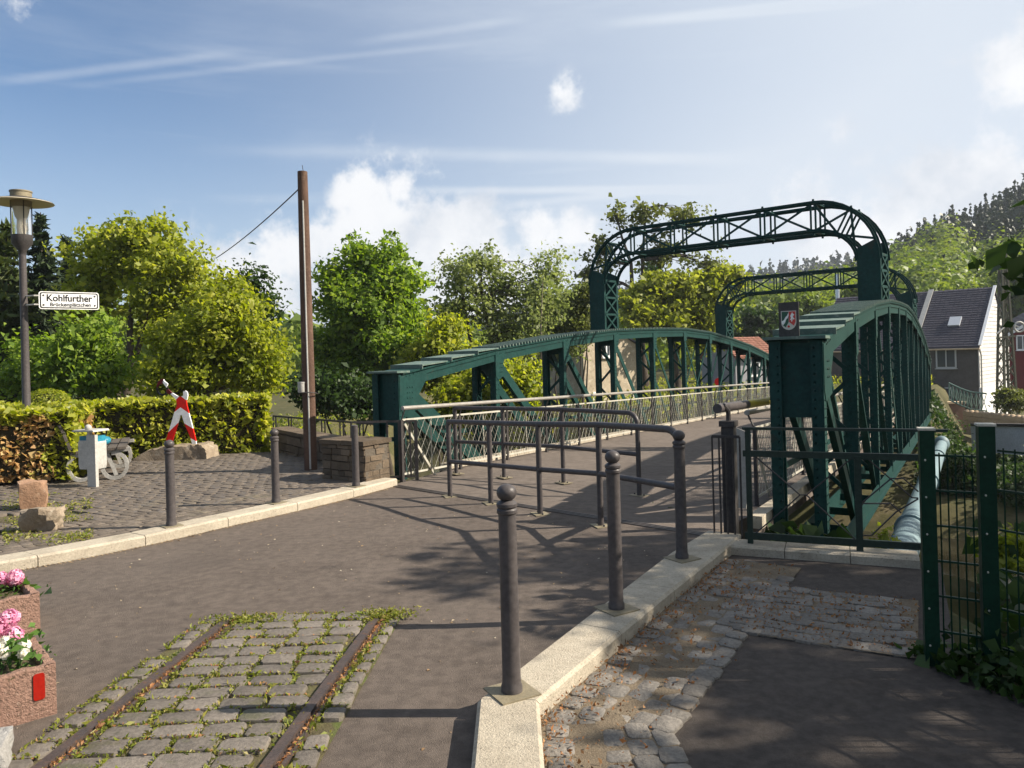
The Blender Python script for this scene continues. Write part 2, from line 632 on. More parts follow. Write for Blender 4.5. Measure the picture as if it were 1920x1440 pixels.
M['stucco'] = mat('grey_brown_masonry', (.125, .112, .10), (.09, .08, .072), 2.2, .9, .8, 9)
M['cladding'] = mat('white_cladding', (.64, .63, .61), (.55, .54, .52), 1.5, .6)
M['housered'] = mat('red_boards', (.15, .022, .018), (.12, .018, .016), 2, .7)
M['rubble'] = mat('pale_rubble_wall', (.44, .37, .27), (.30, .25, .18), 1.6, .9, 1.0, 7, spots=[((.56, .50, .40), 5, .55, .7, .6), ((.20, .16, .11), 4, .56, .7, .6)])
M['pane'] = mat('window_pane', (.06, .07, .08), None, rough=.08, spec=.7)
M['brick'] = mat('brown_bricks', (.20, .12, .085), (.14, .085, .06), 3, .9, .7, 12)
M['paleblock'] = mat('pale_sandstone', (.55, .42, .28), (.44, .33, .22), 2, .9, .6, 12)
M['litter'] = leafmat('dry_litter', [(.28, .11, .04), (.36, .2, .09), (.16, .08, .04)], .2, .8)
M['bark'] = mat('bark', (.085, .068, .052), (.05, .04, .03), 5, .95, 1.0, 22)
M['barkpale'] = mat('pale_bark', (.24, .21, .16), (.15, .12, .09), 4, .9, .8, 18)
L_grass = leafmat('joint_grass', [(.12, .16, .02), (.21, .23, .035), (.27, .23, .07)], .35)

# ------------------------------------------------------------------ the bridge's own frame
YAW = R(30.607)
AX = V(math.sin(YAW), math.cos(YAW), 0)
CR = V(math.cos(YAW), -math.sin(YAW), 0)
L0 = V(-1.666, 11.286, 0)
SLOPE, PAN, SKEW, WID, TW = -0.0295, 2.707, -0.88, 6.0, 0.47


def B(s, c, z=0.0):
    p = L0 + AX * s + CR * c
    return V(p.x, p.y, z + SLOPE * s)


def sc_of(x, y):
    dx, dy = x - L0.x, y - L0.y
    return dx * AX.x + dy * AX.y, dx * CR.x + dy * CR.y


def sstep(x, a, b):
    t = np.clip((x - a) / (b - a), 0, 1)
    return t * t * (3 - 2 * t)


def crest(th):
    """tangent of the skyline's elevation (bare ground) by azimuth in degrees: near hill, far ridge"""
    near = np.interp(th, [4, 10, 14, 18, 22, 25, 27.5, 30, 34, 40, 55, 75, 110, 160], [0, .0, .008, .026, .050, .072, .095, .117, .152, .175, .18, .15, .08, 0])
    far = np.interp(th, [-50, -30, -20, -12, -4, 2, 5, 9, 14, 19, 23, 28, 40, 70], [0, .012, .006, .012, .02, .04, .056, .062, .068, .078, .082, .08, .06, 0])
    return near, far


def terrain(x, y):
    x, y = np.asarray(x, float), np.asarray(y, float)
    s, c = sc_of(x, y)
    r = np.hypot(x, y)
    th = np.degrees(np.arctan2(x, y))
    z = np.full_like(x, -.05)
    # the bank falls away behind the end of the bridge, the garden wall and the gate
    edge = np.where(c > 0, .15 - .36 * c, .55 + np.clip(-c, 0, 60) * .02)
    edge = np.where(c < -9, edge + (-c - 9) * .75, edge)
    fall = np.where(c > -1.0, 3.6, 1.3)
    z = z - fall * sstep(s, edge + .25, edge + np.where(c > -1, 2.2, 4.5))
    # side slope to the right of the mesh fence
    side = sstep(x - (2.75 + np.clip(y - 4, -3, 3) * .0), 0.0, 2.6) * sstep(y, -6, -2) * (s < edge + 1)
    z = np.where(s < edge + .25, z - 2.6 * side, z)
    # river trough
    ctr = 13 + .045 * np.clip(-c, 0, 40) ** 2
    d = np.abs(s - ctr)
    z = np.minimum(z, -3.2 - 2.6 * (1 - sstep(d, 4, 9.5)) + 3.2 * sstep(d, 9.5, 13))
    far = sstep(s, 22, 29)
    fz = -1.02 - 2.7 * sstep(c, 5.8, 7.4)
    z = np.where(s > ctr, z * (1 - far) + fz * far, z)
    near, ridge = crest(th)
    hn = near * 250 * sstep(r, 85, 250)
    hf = ridge * 520 * sstep(r, 300, 520)
    back = 1 - sstep(r, 620, 1200) * .6
    return z + np.maximum(hn, hf) * back


# ------------------------------------------------------------------ ground sheet, river, road, path, pavement
rings = [0.0] + list(np.geomspace(.8, 2600, 190))
angs = np.concatenate([np.linspace(-48, 48, 200), np.linspace(48, 312, 90)[1:-1]])
verts, faces = [(0, 0, -.06)], []
na = len(angs)
for r_ in rings[1:]:
    for a_ in angs:
        verts.append((r_ * math.sin(R(a_)), r_ * math.cos(R(a_)), 0))
va = np.array(verts)
va[:, 2] = terrain(va[:, 0], va[:, 1])
for i in range(len(rings) - 1):
    for k in range(na):
        k2 = (k + 1) % na
        if i == 0:
            faces.append((0, 1 + k2, 1 + k))
        else:
            b0, b1 = 1 + (i - 1) * na, 1 + i * na
            faces.append((b0 + k, b0 + k2, b1 + k2, b1 + k))
gm = bpy.data.meshes.new('ground')
gm.from_pydata(va.tolist(), [], faces)
gm.materials.append(M['ground'])
gm.polygons.foreach_set('use_smooth', [True] * len(gm.polygons))
go = bpy.data.objects.new('ground', gm)
col.objects.link(go)
tag(go, kind='structure')

mb = MB()
mb.add([(-120, -20, -4.6), (160, -20, -4.6), (160, 150, -4.6), (-120, 150, -4.6)], [(0, 1, 2, 3)])
tag(mb.build('river', M['water']), kind='structure')

KL = [(-9.5, 1.6), (-6.6, 4.45), (-4.6, 6.30), (-3.93, 6.94), (-3.53, 7.41), (-3.05, 8.13), (-2.57, 8.80), (-2.10, 9.52), (-1.62, 10.42)]
KR_L = [(-.21, -4.0), (-.21, 3.64), (1.24, 6.19), (1.73, 6.90)]
KR_R = [(.085, -4.0), (.085, 3.61), (.95, 5.06), (1.80, 6.40), (1.98, 6.74)]
JL, JR = (-1.60, 10.50), (1.73, 6.90)
# the roadway lifts a few centimetres towards the right-hand end of the joint
RA, RB, RC, RD = V(-.21, 3.64, 0), V(1.24, 6.19, .05), V(JR[0], JR[1], .066), V(JL[0], JL[1], 0)


def road_z(x, y):
    for (a, b, c) in ((RA, RB, RD), (RB, RC, RD)):
        den = (b.y - c.y) * (a.x - c.x) + (c.x - b.x) * (a.y - c.y)
        w1 = ((b.y - c.y) * (x - c.x) + (c.x - b.x) * (y - c.y)) / den
        w2 = ((c.y - a.y) * (x - c.x) + (a.x - c.x) * (y - c.y)) / den
        w3 = 1 - w1 - w2
        if min(w1, w2, w3) > -.03:
            return max(0, w1 * a.z + w2 * b.z + w3 * c.z)
    return 0.0


def GR_(u, v):
    p = G(u, v, 0)
    for _ in range(12):
        p = G(u, v, road_z(p.x, p.y))
    return p


road = MB()
road.sheet(KL + [JL] + list(reversed(KR_L[:2])) + [(-9.5, -4.0)], 0.0)
road.add([RA, RB, RC, RD], [(0, 1, 3), (1, 2, 3)])
rme = road.mesh('road', M['asphalt'], smooth=False)
road_o = bpy.data.objects.new('road', rme)
col.objects.link(road_o)
tag(road_o, kind='structure')

# left kerb, right kerb (each a run of concrete stones, top edges softened)


def offset(poly, d):
    out = []
    for i, p in enumerate(poly):
        a = Vector(poly[max(i - 1, 0)])
        b = Vector(poly[min(i + 1, len(poly) - 1)])
        t = (b - a).normalized()
        out.append((p[0] - t.y * d, p[1] + t.x * d))
    return out


def strip_stone(a, b, c, d, z0, z1, ch=.018):
    """one kerb stone between plan corners a b (front) and c d (back), chamfered along the top"""
    a, b, c, d = [Vector(p).to_3d() for p in (a, b, c, d)]
    n = (d - a).normalized() * ch
    n2 = (c - b).normalized() * ch
    up = V(0, 0, 1)
    pts = [a + up * z0, b + up * z0, c + up * z0, d + up * z0,
           a + up * (z1 - ch), b + up * (z1 - ch), c + up * (z1 - ch), d + up * (z1 - ch),
           a + n + up * z1, b + n2 + up * z1, c - n2 + up * z1, d - n + up * z1]
    fs = [(0, 1, 5, 4), (1, 2, 6, 5), (2, 3, 7, 6), (3, 0, 4, 7), (4, 5, 9, 8), (6, 7, 11, 10), (5, 6, 10, 9), (7, 4, 8, 11), (8, 9, 10, 11)]
    return MB().add(pts, fs)


def resample(poly, n):
    pts = [Vector(p) for p in poly]
    ls = [0]
    for i in range(1, len(pts)):
        ls.append(ls[-1] + (pts[i] - pts[i - 1]).length)
    out = []
    for k in range(n + 1):
        t = ls[-1] * k / n
        i = max(j for j in range(len(ls)) if ls[j] <= t + 1e-9)
        i = min(i, len(pts) - 2)
        f = (t - ls[i]) / (ls[i + 1] - ls[i])
        out.append(tuple(pts[i].lerp(pts[i + 1], f)))
    return out


def kerb(name, front, back, z1, n):
    o = bpy.data.objects.new(name, None)
    col.objects.link(o)
    o.location = (front[-1][0], front[-1][1], 0)
    tag(o, kind='structure')
    F, K = resample(front, n), resample(back, n)
    for i in range(n):
        g = .004
        a, b, c, d = [Vector(x) for x in (F[i], F[i + 1], K[i + 1], K[i])]
        t = (b - a).normalized() * g
        strip_stone(a + t, b - t, c - t, d + t, -.15, z1 + random.uniform(-.002, .002)).build('kerb_stone', M['kerb'], o, ang=20)
    return o


KLb = offset(KL, .29)
kerb('left_kerb', KL, KLb, .10, 13)
# the right kerb widens and bends; cut it at the same bends on both sides


def kerb_pairs(name, pairs, z1):
    o = bpy.data.objects.new(name, None)
    col.objects.link(o)
    o.location = (pairs[0][0][0], pairs[0][0][1], 0)
    tag(o, kind='structure')
    for (a, d), (b, c) in zip(pairs[:-1], pairs[1:]):
        a, b, c, d = [Vector(x) for x in (a, b, c, d)]
        t, t2 = (b - a).normalized() * .0025, (c - d).normalized() * .0025
        strip_stone(a + t, b - t, c - t2, d + t2, -.2, z1).build('kerb_stone', M['kerb'], o, ang=20)
    return o


kerb_pairs('right_kerb', [((-.21, -1), (.085, -1)), ((-.21, .2), (.085, .2)), ((-.21, 1.7), (.085, 1.7)), ((-.21, 3.64), (.085, 3.61)), ((.35, 4.63), (.60, 4.47)), ((.80, 5.42), (1.08, 5.26)),
                          ((1.24, 6.19), (1.55, 6.01)), ((1.73, 6.92), (2.0, 6.74))], .10)

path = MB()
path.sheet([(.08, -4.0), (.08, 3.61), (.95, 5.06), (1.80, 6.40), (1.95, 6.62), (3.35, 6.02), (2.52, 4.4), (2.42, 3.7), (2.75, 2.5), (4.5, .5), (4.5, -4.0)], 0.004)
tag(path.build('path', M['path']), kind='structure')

pav = bpy.data.objects.new('pavement', None)
col.objects.link(pav)
pav.location = (-4.5, 9.5, 0)
tag(pav, kind='structure')
PAVP = KLb[1:] + [(-1.9, 11.3), (-2.75, 11.95), (-4.35, 13.95), (-5.2, 14.1), (-6.9, 13.6), (-9.5, 12.4), (-11, 8)]
MB().sheet(PAVP, .06).build('bedding', M['soil'], pav)


def inside(poly, x, y):
    c = False
    n = len(poly)
    for i in range(n):
        (x1, y1), (x2, y2) = poly[i], poly[(i + 1) % n]
        if (y1 > y) != (y2 > y) and x < (x2 - x1) * (y - y1) / (y2 - y1) + x1:
            c = not c
    return c


def dist_line(poly, x, y):
    best = 9e9
    p = Vector((x, y))
    for a, b in zip(poly[:-1], poly[1:]):
        a, b = Vector(a), Vector(b)
        t = max(0, min(1, (p - a).dot(b - a) / (b - a).length_squared))
        best = min(best, (a + (b - a) * t - p).length)
    return best


def stone_mesh(name, lx, ly, h, material, irregular=.0, ch=.012, seed=0):
    """one paving stone: worn rounded top, slightly uneven outline; top at z = 0"""
    rr = random.Random(seed)
    k = []
    for sx, sy in ((-1, -1), (1, -1), (1, 1), (-1, 1)):
        k.append((sx * lx / 2 * (1 + rr.uniform(-irregular, irregular)), sy * ly / 2 * (1 + rr.uniform(-irregular, irregular))))
    pts = []
    cc = min(lx, ly) * .16
    ring = []
    for i in range(4):                        # cut corners -> 8 outline points
        x, y = k[i]
        px, py = k[i - 1]
        nx, ny = k[(i + 1) % 4]
        for (qx, qy) in ((px, py), (nx, ny)):
            d = math.hypot(qx - x, qy - y)
            ring.append((x + (qx - x) / d * cc, y + (qy - y) / d * cc))
    for z, s in ((-h, 1.0), (-ch * 1.1, 1.0), (-ch * .2, .968), (0, .90)):
        pts += [(x * s, y * s, z) for x, y in ring]
    fs = []
    for l in range(3):
        for i in range(8):
            j = (i + 1) % 8
            fs.append((l * 8 + i, l * 8 + j, (l + 1) * 8 + j, (l + 1) * 8 + i))
    fs.append(tuple(range(24, 32)))
    return MB().add(pts, fs).mesh(name, material, ang=34)


# pavement: small blocks in rows along the bridge axis, a band of setts along the kerb
pm = [stone_mesh('paver', .196, .096, .05, M['paver'], .03, .006, i) for i in range(4)]
sm = [stone_mesh('sett', .105, .10, .05, M['paver'], .06, .010, 10 + i) for i in range(4)]
cand = []
rows = int(9 / .104)
for i in range(rows):
    for j in range(int(9 / .206)):
        p = V(-2.4, 8.2, 0) + AX * (i * .104 - 2.6) - CR * ((j + .5 * (i % 2)) * .206 - .8)
        if inside(PAVP, p.x, p.y) and dist_line(KLb, p.x, p.y) > .80:
            cand.append((p.x, p.y, math.atan2(-CR.y, -CR.x), 0))
for q in range(8):
    ln = resample(offset(KL, .29 + .055 + q * .103)[2:], 56)
    for i in range(56):
        a, b = Vector(ln[i]), Vector(ln[i + 1])
        m_ = (a + b) / 2
        if inside(PAVP, m_.x, m_.y):
            cand.append((m_.x, m_.y, math.atan2(b.y - a.y, b.x - a.x), 1))
cand.sort(key=lambda t: math.hypot(t[0], t[1]) + random.uniform(-.3, .3))
rest = MB()
nparts = 0
for (x, y, rz, kd) in cand:
    # keep clear of the mossy corner, where the blocks are buried
    if x < -5.0 and y < 9.0 and random.random() < .55:
        continue
    z = .088 + random.uniform(-.005, .004)
    me = random.choice(sm if kd else pm)
    rx, ry = random.uniform(-.025, .025), random.uniform(-.025, .025)
    if nparts < 300:
        piece('paving_stone', me, pav, (x + 4.5, y - 9.5, z), (rx, ry, rz))
        nparts += 1
    else:
        mt = Matrix.Translation((x, y, z)) @ Matrix.Rotation(rz, 4, 'Z') @ Matrix.Rotation(rx, 4, 'X') @ Matrix.Rotation(ry, 4, 'Y')
        rest.add([mt @ v.co for v in me.vertices], [tuple(p.vertices) for p in me.polygons])
o = rest.build('paving_stones', mat('paver_block_far', (.094, .076, .060), (.150, .124, .098), 7, .72, .4, 60, spots=[((.14, .12, .07), 1.2, .55, .75, .5), ((.07, .07, .075), 11, .5, .6, .6)]), pav, kind='stuff', ang=60)

# ------------------------------------------------------------------ old tram track in its patch of cobbles
trk = bpy.data.objects.new('tram_track', None)
col.objects.link(trk)
trk.location = (-1.5, 4.2, 0)
tag(trk, kind='structure')


def lerp(a, b, t):
    return a + (b - a) * t


def tx(x0, y0, x1, y1):
    return lambda y: lerp(x0, x1, (y - y0) / (y1 - y0))


xl, xr = tx(-2.27, 3.40, -2.10, 5.20), tx(-.88, 3.26, -.79, 5.17)
rl, rr_ = tx(-2.085, 3.31, -1.95, 5.21), tx(-1.09, 3.27, -.955, 5.03)
MB().sheet([(xl(2.6), 2.6), (xr(2.6), 2.6), (xr(5.2), 5.17), (xl(5.2), 5.22)], .005).build('bed', M['joint'], trk)
ms = {}
y = 2.66
grass, litter = [], []
rowi = 0
while y < 5.16:
    d = random.uniform(.115, .132)
    yc = y + d / 2
    for (a, b, edge) in ((xl(yc), rl(yc) - .055, 1), (rl(yc) + .085, rr_(yc) - .055, 0), (rr_(yc) + .085, xr(yc), 1)):
        x = a + (random.uniform(-.04, .04) if edge == 0 else 0)
        n = max(1, round((b - a) / .20))
        ws = [random.uniform(.8, 1.25) for _ in range(n)]
        if edge and random.random() < .12:
            continue
        tot = sum(ws)
        for w in ws:
            L = (b - a) * w / tot
            key = (round(L / .03), round(d / .01))
            if key not in ms:
                ms[key] = [stone_mesh('cobble', key[0] * .03 - .018, key[1] * .01 + .002, .05, M['cobble'], .035, .008, 40 + len(ms) * 3 + q) for q in range(2)]
            piece('cobblestone', random.choice(ms[key]), trk, (x + L / 2 + 1.5, yc - 4.2 + random.uniform(-.008, .008), .022 + random.uniform(-.005, .005)), (random.uniform(-.03, .03), random.uniform(-.03, .03), random.uniform(-.05, .05) + .03))
            for _ in range(34):      # tufts in the joint at the stone's end
                if random.random() < .6 + .35 * math.sin(x * 5 + y * 3):
                    grass.append((x + random.gauss(0, .013), yc + random.uniform(-.07, .07), .018 + random.uniform(0, .012)))
            x += L
        for _ in range(int((b - a) * 190)):
            gx = random.uniform(a, b)
            if math.sin(gx * 7 + y * 11) + math.sin(gx * 17 - y * 5) * .6 + random.uniform(-1, 1) > -.5:
                (grass if random.random() < .8 else litter).append((gx, y + d + .008 + random.gauss(0, .011), .017 + random.uniform(0, .014)))
    y += d + .018
    rowi += 1
for rx in (rl, rr_):
    a, b = V(rx(2.6), 2.6, 0), V(rx(5.17), 5.17, 0)
    if rx is rr_:
        b = V(rx(5.02), 5.02, 0)
    sd_ = V(1, 0, 0)
    ro = MB()
    ro.bar(a + V(0, 0, .010), b + V(0, 0, .010), .052, .036, sd_)
    ro.bar(a + V(.066, 0, .006), b + V(.066, 0, .006), .020, .034, sd_)
    ro.bar(a + V(.042, 0, -.002), b + V(.042, 0, -.002), .032, .020, sd_)
    ro.build('rail', M['rail'], trk, ang=20)
    for _ in range(900):
        yy = random.uniform(2.6, 5.1)
        litter.append((rx(yy) + .045 + abs(random.gauss(0, .014)), yy, .014 + random.uniform(0, .016)))
    for _ in range(700):
        yy = random.uniform(2.6, 5.15)
        if math.sin(yy * 9) + random.uniform(-1, 1) > 0:
            grass.append((rx(yy) + random.choice((-.04, .085)) + random.gauss(0, .012), yy, .02 + random.uniform(0, .016)))
for _ in range(500):
    grass.append((random.gauss(-1.83, .12), random.gauss(5.08, .05), .02 + random.uniform(0, .02)))
    grass.append((random.gauss(-.9, .10), random.gauss(5.10, .05), .02 + random.uniform(0, .03)))
leaves('joint_grass', grass, .024, L_grass, trk, kind='stuff', aspect=.4)
leaves('leaf_litter', litter, .018, M['litter'], trk, kind='stuff', aspect=.5)

# ------------------------------------------------------------------ cobbled gutter beside the right-hand path
gut = bpy.data.objects.new('cobbled_gutter', None)
col.objects.link(gut)
gut.location = (1.2, 4.6, 0)
tag(gut, kind='structure')
gline = resample([(.085, 1.6), (.085, 3.61), (.60, 4.47), (.95, 5.06), (1.72, 6.28)], 40)
bedp = offset(gline, -.005)
bedq = offset(gline, -.60)
gb = MB()
for i in range(40):
    zi = .0085 + i * .00012
    gb.add([(*bedp[i], zi), (*bedq[i], zi), (*bedq[i + 1], zi), (*bedp[i + 1], zi)], [(0, 1, 2, 3)])
ga, gb_, gc, gd = G(1335, 1090), G(1722, 1130), G(1722, 1240), G(1392, 1190)
gb.add([(ga.x, ga.y, .0145), (gb_.x, gb_.y, .0145), (gc.x, gc.y, .0145), (gd.x, gd.y, .0145)], [(3, 2, 1, 0)])
gb.build('bedding', M['sand'], gut)
MB().sheet([(.085, 3.2), (.085, 3.61), (.36, 4.07), (.78, 3.82), (.60, 3.2)], .0075).build('bedding', M['sand'], gut)
gms = [stone_mesh('gutter_cobble', random.uniform(.125, .165), random.uniform(.105, .13), .05, M['gutter'], .14, .016, 200 + i) for i in range(8)]
spot = []
rowsp = [.075, .20, .325, .445, .555]
for q, off in enumerate(rowsp):
    ln = resample(offset(gline, -off), 34)
    for i in range(34):
        a, b = Vector(ln[i]), Vector(ln[i + 1])
        t = .5 * (q % 2)
        p = a.lerp(b, .5 * random.uniform(.8, 1.2) + t * .8)
        if p.y > 5.75 and off > .3:
            continue
        spot.append((p.x, p.y, math.atan2(b.y - a.y, b.x - a.x), .021 - .012 * math.sin(off / .6 * math.pi)))
for i in range(8):
    for j in range(9):
        t, u_ = (j + .5 * (i % 2) + .25) / 9.5, (i + .5) / 8
        p = (ga.lerp(gb_, t)).lerp(gd.lerp(gc, t), u_)
        dr = gb_ - ga
        spot.append((p.x + random.uniform(-.01, .01), p.y + random.uniform(-.01, .01), math.atan2(dr.y, dr.x), .020))
for (x, y, rz, z) in spot:
    piece('cobblestone', random.choice(gms), gut, (x - 1.2, y - 4.6, z + random.uniform(-.004, .006)), (random.uniform(-.05, .05), random.uniform(-.05, .05), rz + random.uniform(-.14, .14)), (random.uniform(.9, 1.08), random.uniform(.9, 1.08), 1))
lit2 = []
for _ in range(1500):
    i = random.randrange(8, 40)
    x, y = gline[i]
    q = abs(random.gauss(0, .10)) if random.random() < .6 else random.uniform(0, .6)
    lit2.append((x + q * .8 + random.gauss(0, .05), y - q * .45 + random.gauss(0, .06), .026 + random.uniform(0, .01)))
for _ in range(700):
    t, u_ = random.random(), random.random()
    p = (ga.lerp(gb_, t)).lerp(gd.lerp(gc, t), u_)
    lit2.append((p.x, p.y, .028))
leaves('leaf_litter', lit2, .020, M['litter'], gut, kind='stuff', aspect=.5)
# a few petals, twigs and crumbs on the asphalt
cr = []
for _ in range(420):
    x, y = random.uniform(-4.2, 1.2), random.uniform(3.2, 9.5)
    cr.append((x, y, .006 + road_z(x, y)))
cr = [c for c in cr if dist_line(KL, c[0], c[1]) > .05 and c[0] < -.3 + max(0, (c[1] - 3.7)) * .55]
lc = leaves('fallen_petals', cr, .016, leafmat('petal', [(.5, .45, .35), (.4, .28, .14), (.18, .1, .05)], .1), up=3)
tag(lc, kind='stuff')
# crumbs of grit collected along the left kerb
gr = []
for _ in range(2600):
    ln = resample(KL[1:], 200) if _ == 0 else ln
    i = random.randrange(200)
    x, y = ln[i]
    q = abs(random.gauss(0, .035))
    gr.append((x + q * .8, y - q * .55, .004 + random.uniform(0, .004)))
lc = leaves('kerb_grit', gr, .012, leafmat('grit', [(.45, .36, .22), (.3, .2, .1), (.22, .15, .08)], .1), up=2)
tag(lc, kind='stuff')

# ------------------------------------------------------------------ the truss bridge
HT = [1.53, 1.953, 2.273, 2.523, 2.681, 2.802]
HT = HT + HT[::-1]
bridge = thing('truss_bridge', 'green riveted iron truss footbridge with two arched portals and an asphalt deck', 'bridge', B(0, 3, 0))
GR = M['green']

# deck: joins the road at z = 0 along the skewed joint, then follows the bridge's fall
dk = MB()
dpts_l = [V(JL[0] - .1, JL[1] + .0, 0)] + [B(s, .16, .0) for s in (1.0, 6, 12, 18, 24, 30.2)]
dpts_r = [V(JR[0], JR[1], .066)] + [B(s, 5.36, .0) for s in (-.2, 6, 12, 18, 24, 30.2)]
for p in dpts_l[1:] + dpts_r[1:]:
    p.z -= .0
n = len(dpts_l)
top = dpts_l + dpts_r
bot = [p - V(0, 0, .25) for p in top]
dk.add(top + bot, [(i, n + i, n + i + 1, i + 1) for i in range(n - 1)] + [(2 * n + i, 2 * n + i + 1, 3 * n + i + 1, 3 * n + i) for i in range(n - 1)] + [(i, i + 1, 2 * n + i + 1, 2 * n + i) for i in range(n - 1)] + [(n + i, 3 * n + i, 3 * n + i + 1, n + i + 1) for i in range(n - 1)])
dk.build('deck', M['deck'], bridge, smooth=False)
# steel expansion joint: two bars and a rubber strip, at the near end
ej = MB()
ja, jb = V(JL[0] - .1, JL[1] - .05, .004), V(JR[0], JR[1] - .02, .070)
jd = (jb - ja).normalized()
jn = V(-jd.y, jd.x, 0)
for k, w in ((-.045, .018), (.045, .018), (0, .02)):
    ej.bar(ja + jn * k, jb + jn * k, w, .010, jn)
ej.build('expansion_joint', mat('joint_steel', (.16, .14, .13), (.10, .09, .085), 8, .45, .2, 40, metal=.5), bridge)
for c0 in (.02, 5.36):
    MB().bar(B(.9 if c0 < 1 else -1.4, c0 + .07, .03), B(30, c0 + .07, .03), .14, .12, CR).build('deck_edge', M['kerb'], bridge)


def arc_bar(m, a, b, w, t, side):
    m.bar(a, b, w, t, side)


def truss(tc, ds, dz):
    """tc: the inner-left plane's c; ds: shift of node 0 along the bridge; dz: lift of the top chord"""
    def T(s, c, z):
        p = B(s + ds, tc + c, 0)
        return V(p.x, p.y, SLOPE * s + z)
    H = [h + dz for h in HT]
    S = [i * PAN for i in range(12)]
    ch = MB()
    ribs = MB()
    for i in range(11):
        a0, a1 = T(S[i], 0, H[i]), T(S[i + 1], 0, H[i + 1])
        mid0, mid1 = T(S[i], TW / 2, H[i]), T(S[i + 1], TW / 2, H[i + 1])
        ch.bar(mid0 - V(0, 0, .014), mid1 - V(0, 0, .014), TW + .10, .026, CR)
        for c in (0.0, TW):
            q0, q1 = T(S[i], c, H[i] - .125), T(S[i + 1], c, H[i + 1] - .125)
            ch.bar(q0, q1, .19, .018, V(0, 0, 1))
            sg = 1 if c == 0 else -1
            ch.bar(T(S[i], c + sg * .045, H[i] - .213), T(S[i + 1], c + sg * .045, H[i + 1] - .213), .085, .014, CR)
            ch.bar(T(S[i], c - sg * .018, H[i] - .066), T(S[i + 1], c - sg * .018, H[i + 1] - .066), .07, .014, V(0, 0, 1))
        if 0 < i < 10:
            nr = 24
            for k in range(nr):
                t = (k + .5) / nr
                p = mid0.lerp(mid1, t)
                ribs.bar(p - CR * (TW / 2 + .07) + V(0, 0, .022), p + CR * (TW / 2 + .07) + V(0, 0, .022), .030, .040, (mid1 - mid0))
    tr = ch.build('truss', GR, bridge, ang=25)
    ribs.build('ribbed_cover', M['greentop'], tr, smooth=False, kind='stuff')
    for e in (0, 1):      # three raised step plates and the flat end plate on the first and last panel
        i0, i1 = (0, 1) if e == 0 else (11, 10)
        for k in range(3):
            t = .16 + k * .29
            p = T(S[i0], TW / 2, H[i0]).lerp(T(S[i1], TW / 2, H[i1]), t)
            q = T(S[i0], TW / 2, H[i0]).lerp(T(S[i1], TW / 2, H[i1]), t + .25)
            q.z = p.z + .05 + (q.z - p.z) * .55
            p.z += .045
            pl = MB()
            pl.bar(p, q, TW + .16, .02, CR)
            pl.bar(p - V(0, 0, .02), p - V(0, 0, .02) + (q - p) * .02, TW + .16, .07, CR)
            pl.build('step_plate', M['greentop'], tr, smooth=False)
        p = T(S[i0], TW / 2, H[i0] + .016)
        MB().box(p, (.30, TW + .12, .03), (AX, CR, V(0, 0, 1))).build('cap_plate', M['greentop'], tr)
    riv = MB()

    def rivet(p, nrm, r=.014):
        p = Vector(p)
        x = nrm.orthogonal().normalized()
        y_ = nrm.cross(x)
        k = 5
        vs_ = [p + x * r * math.cos(2 * math.pi * j / k) + y_ * r * math.sin(2 * math.pi * j / k) for j in range(k)]
        vs_ += [p + nrm * r * .6 + (x * math.cos(2 * math.pi * j / k) + y_ * math.sin(2 * math.pi * j / k)) * r * .55 for j in range(k)]
        riv.add(vs_, [(j, (j + 1) % k, k + (j + 1) % k, k + j) for j in range(k)] + [tuple(range(k, 2 * k))])
    ZB = -.42
    # bottom chord and the horizontal bar at knee height
    bc = MB()
    for c in (0.0, TW):
        bc.bar(T(-.1, c, ZB), T(S[11] + .1, c, ZB), .22, .02, V(0, 0, 1))
        bc.bar(T(-.1, c, ZB - .11), T(S[11] + .1, c, ZB - .11), .12, .016, CR)
    for q in range(23):
        bc.bar(T(S[11] * (q + .5) / 23, 0, ZB), T(S[11] * (q + .5) / 23, TW, ZB), .10, .014, V(0, 0, 1))
    bc.build('bottom_chord', GR, tr)
    MB().bar(T(.1, -.0, .50), T(S[11] - .1, -.0, .50), .07, .016, V(0, 0, 1)).build('side_bar', GR, tr)
    # posts, each plane its own; lacing and a stiff top diaphragm between the two planes
    for i in range(12):
        end = i in (0, 11)
        for c in (0.0, TW):
            po = MB()
            sg = 1 if c == 0 else -1
            w = .15 if end else .125
            zt = H[i] - .02
            po.bar(T(S[i], c - sg * .012, ZB), T(S[i], c - sg * .012, zt), w, .016, AX)
            for e in (-1, 1):
                po.bar(T(S[i] + e * w / 2, c + sg * .045, ZB), T(S[i] + e * w / 2, c + sg * .045, zt), .10, .014, CR)
            po.build('post', GR, tr, ang=20)
            z = ZB + .2
            while z < zt - .05:
                for e in (-1, 1):
                    rivet(T(S[i] + e * w * .30, c - sg * .020, z), CR * -sg)
                    if i < 5:
                        rivet(T(S[i] - w / 2 - .007, c + sg * .062, z), -AX)
                z += .085
        dia = MB()
        hh = .75 if end else .34
        dia.bar(T(S[i], .02, H[i] - hh / 2 - .03), T(S[i], TW - .02, H[i] - hh / 2 - .03), hh, .014, V(0, 0, 1))
        dia.build('end_plate' if end else 'diaphragm', GR, tr)
        if i in (1, 2, 3, 4, 5, 6, 7, 8, 9, 10):
            z = ZB + .25
            k = 0
            top_ = H[i] - .40
            nn = max(1, round((top_ - z) / .42))
            st = (top_ - z) / nn
            for k in range(nn):
                a, b = (0.02, TW - .02) if k % 2 else (TW - .02, .02)
                MB().bar(T(S[i], a, z + k * st), T(S[i], b, z + (k + 1) * st), .055, .012, AX.cross(V(0, 0, 1))).build('lacing_bar', GR, tr)
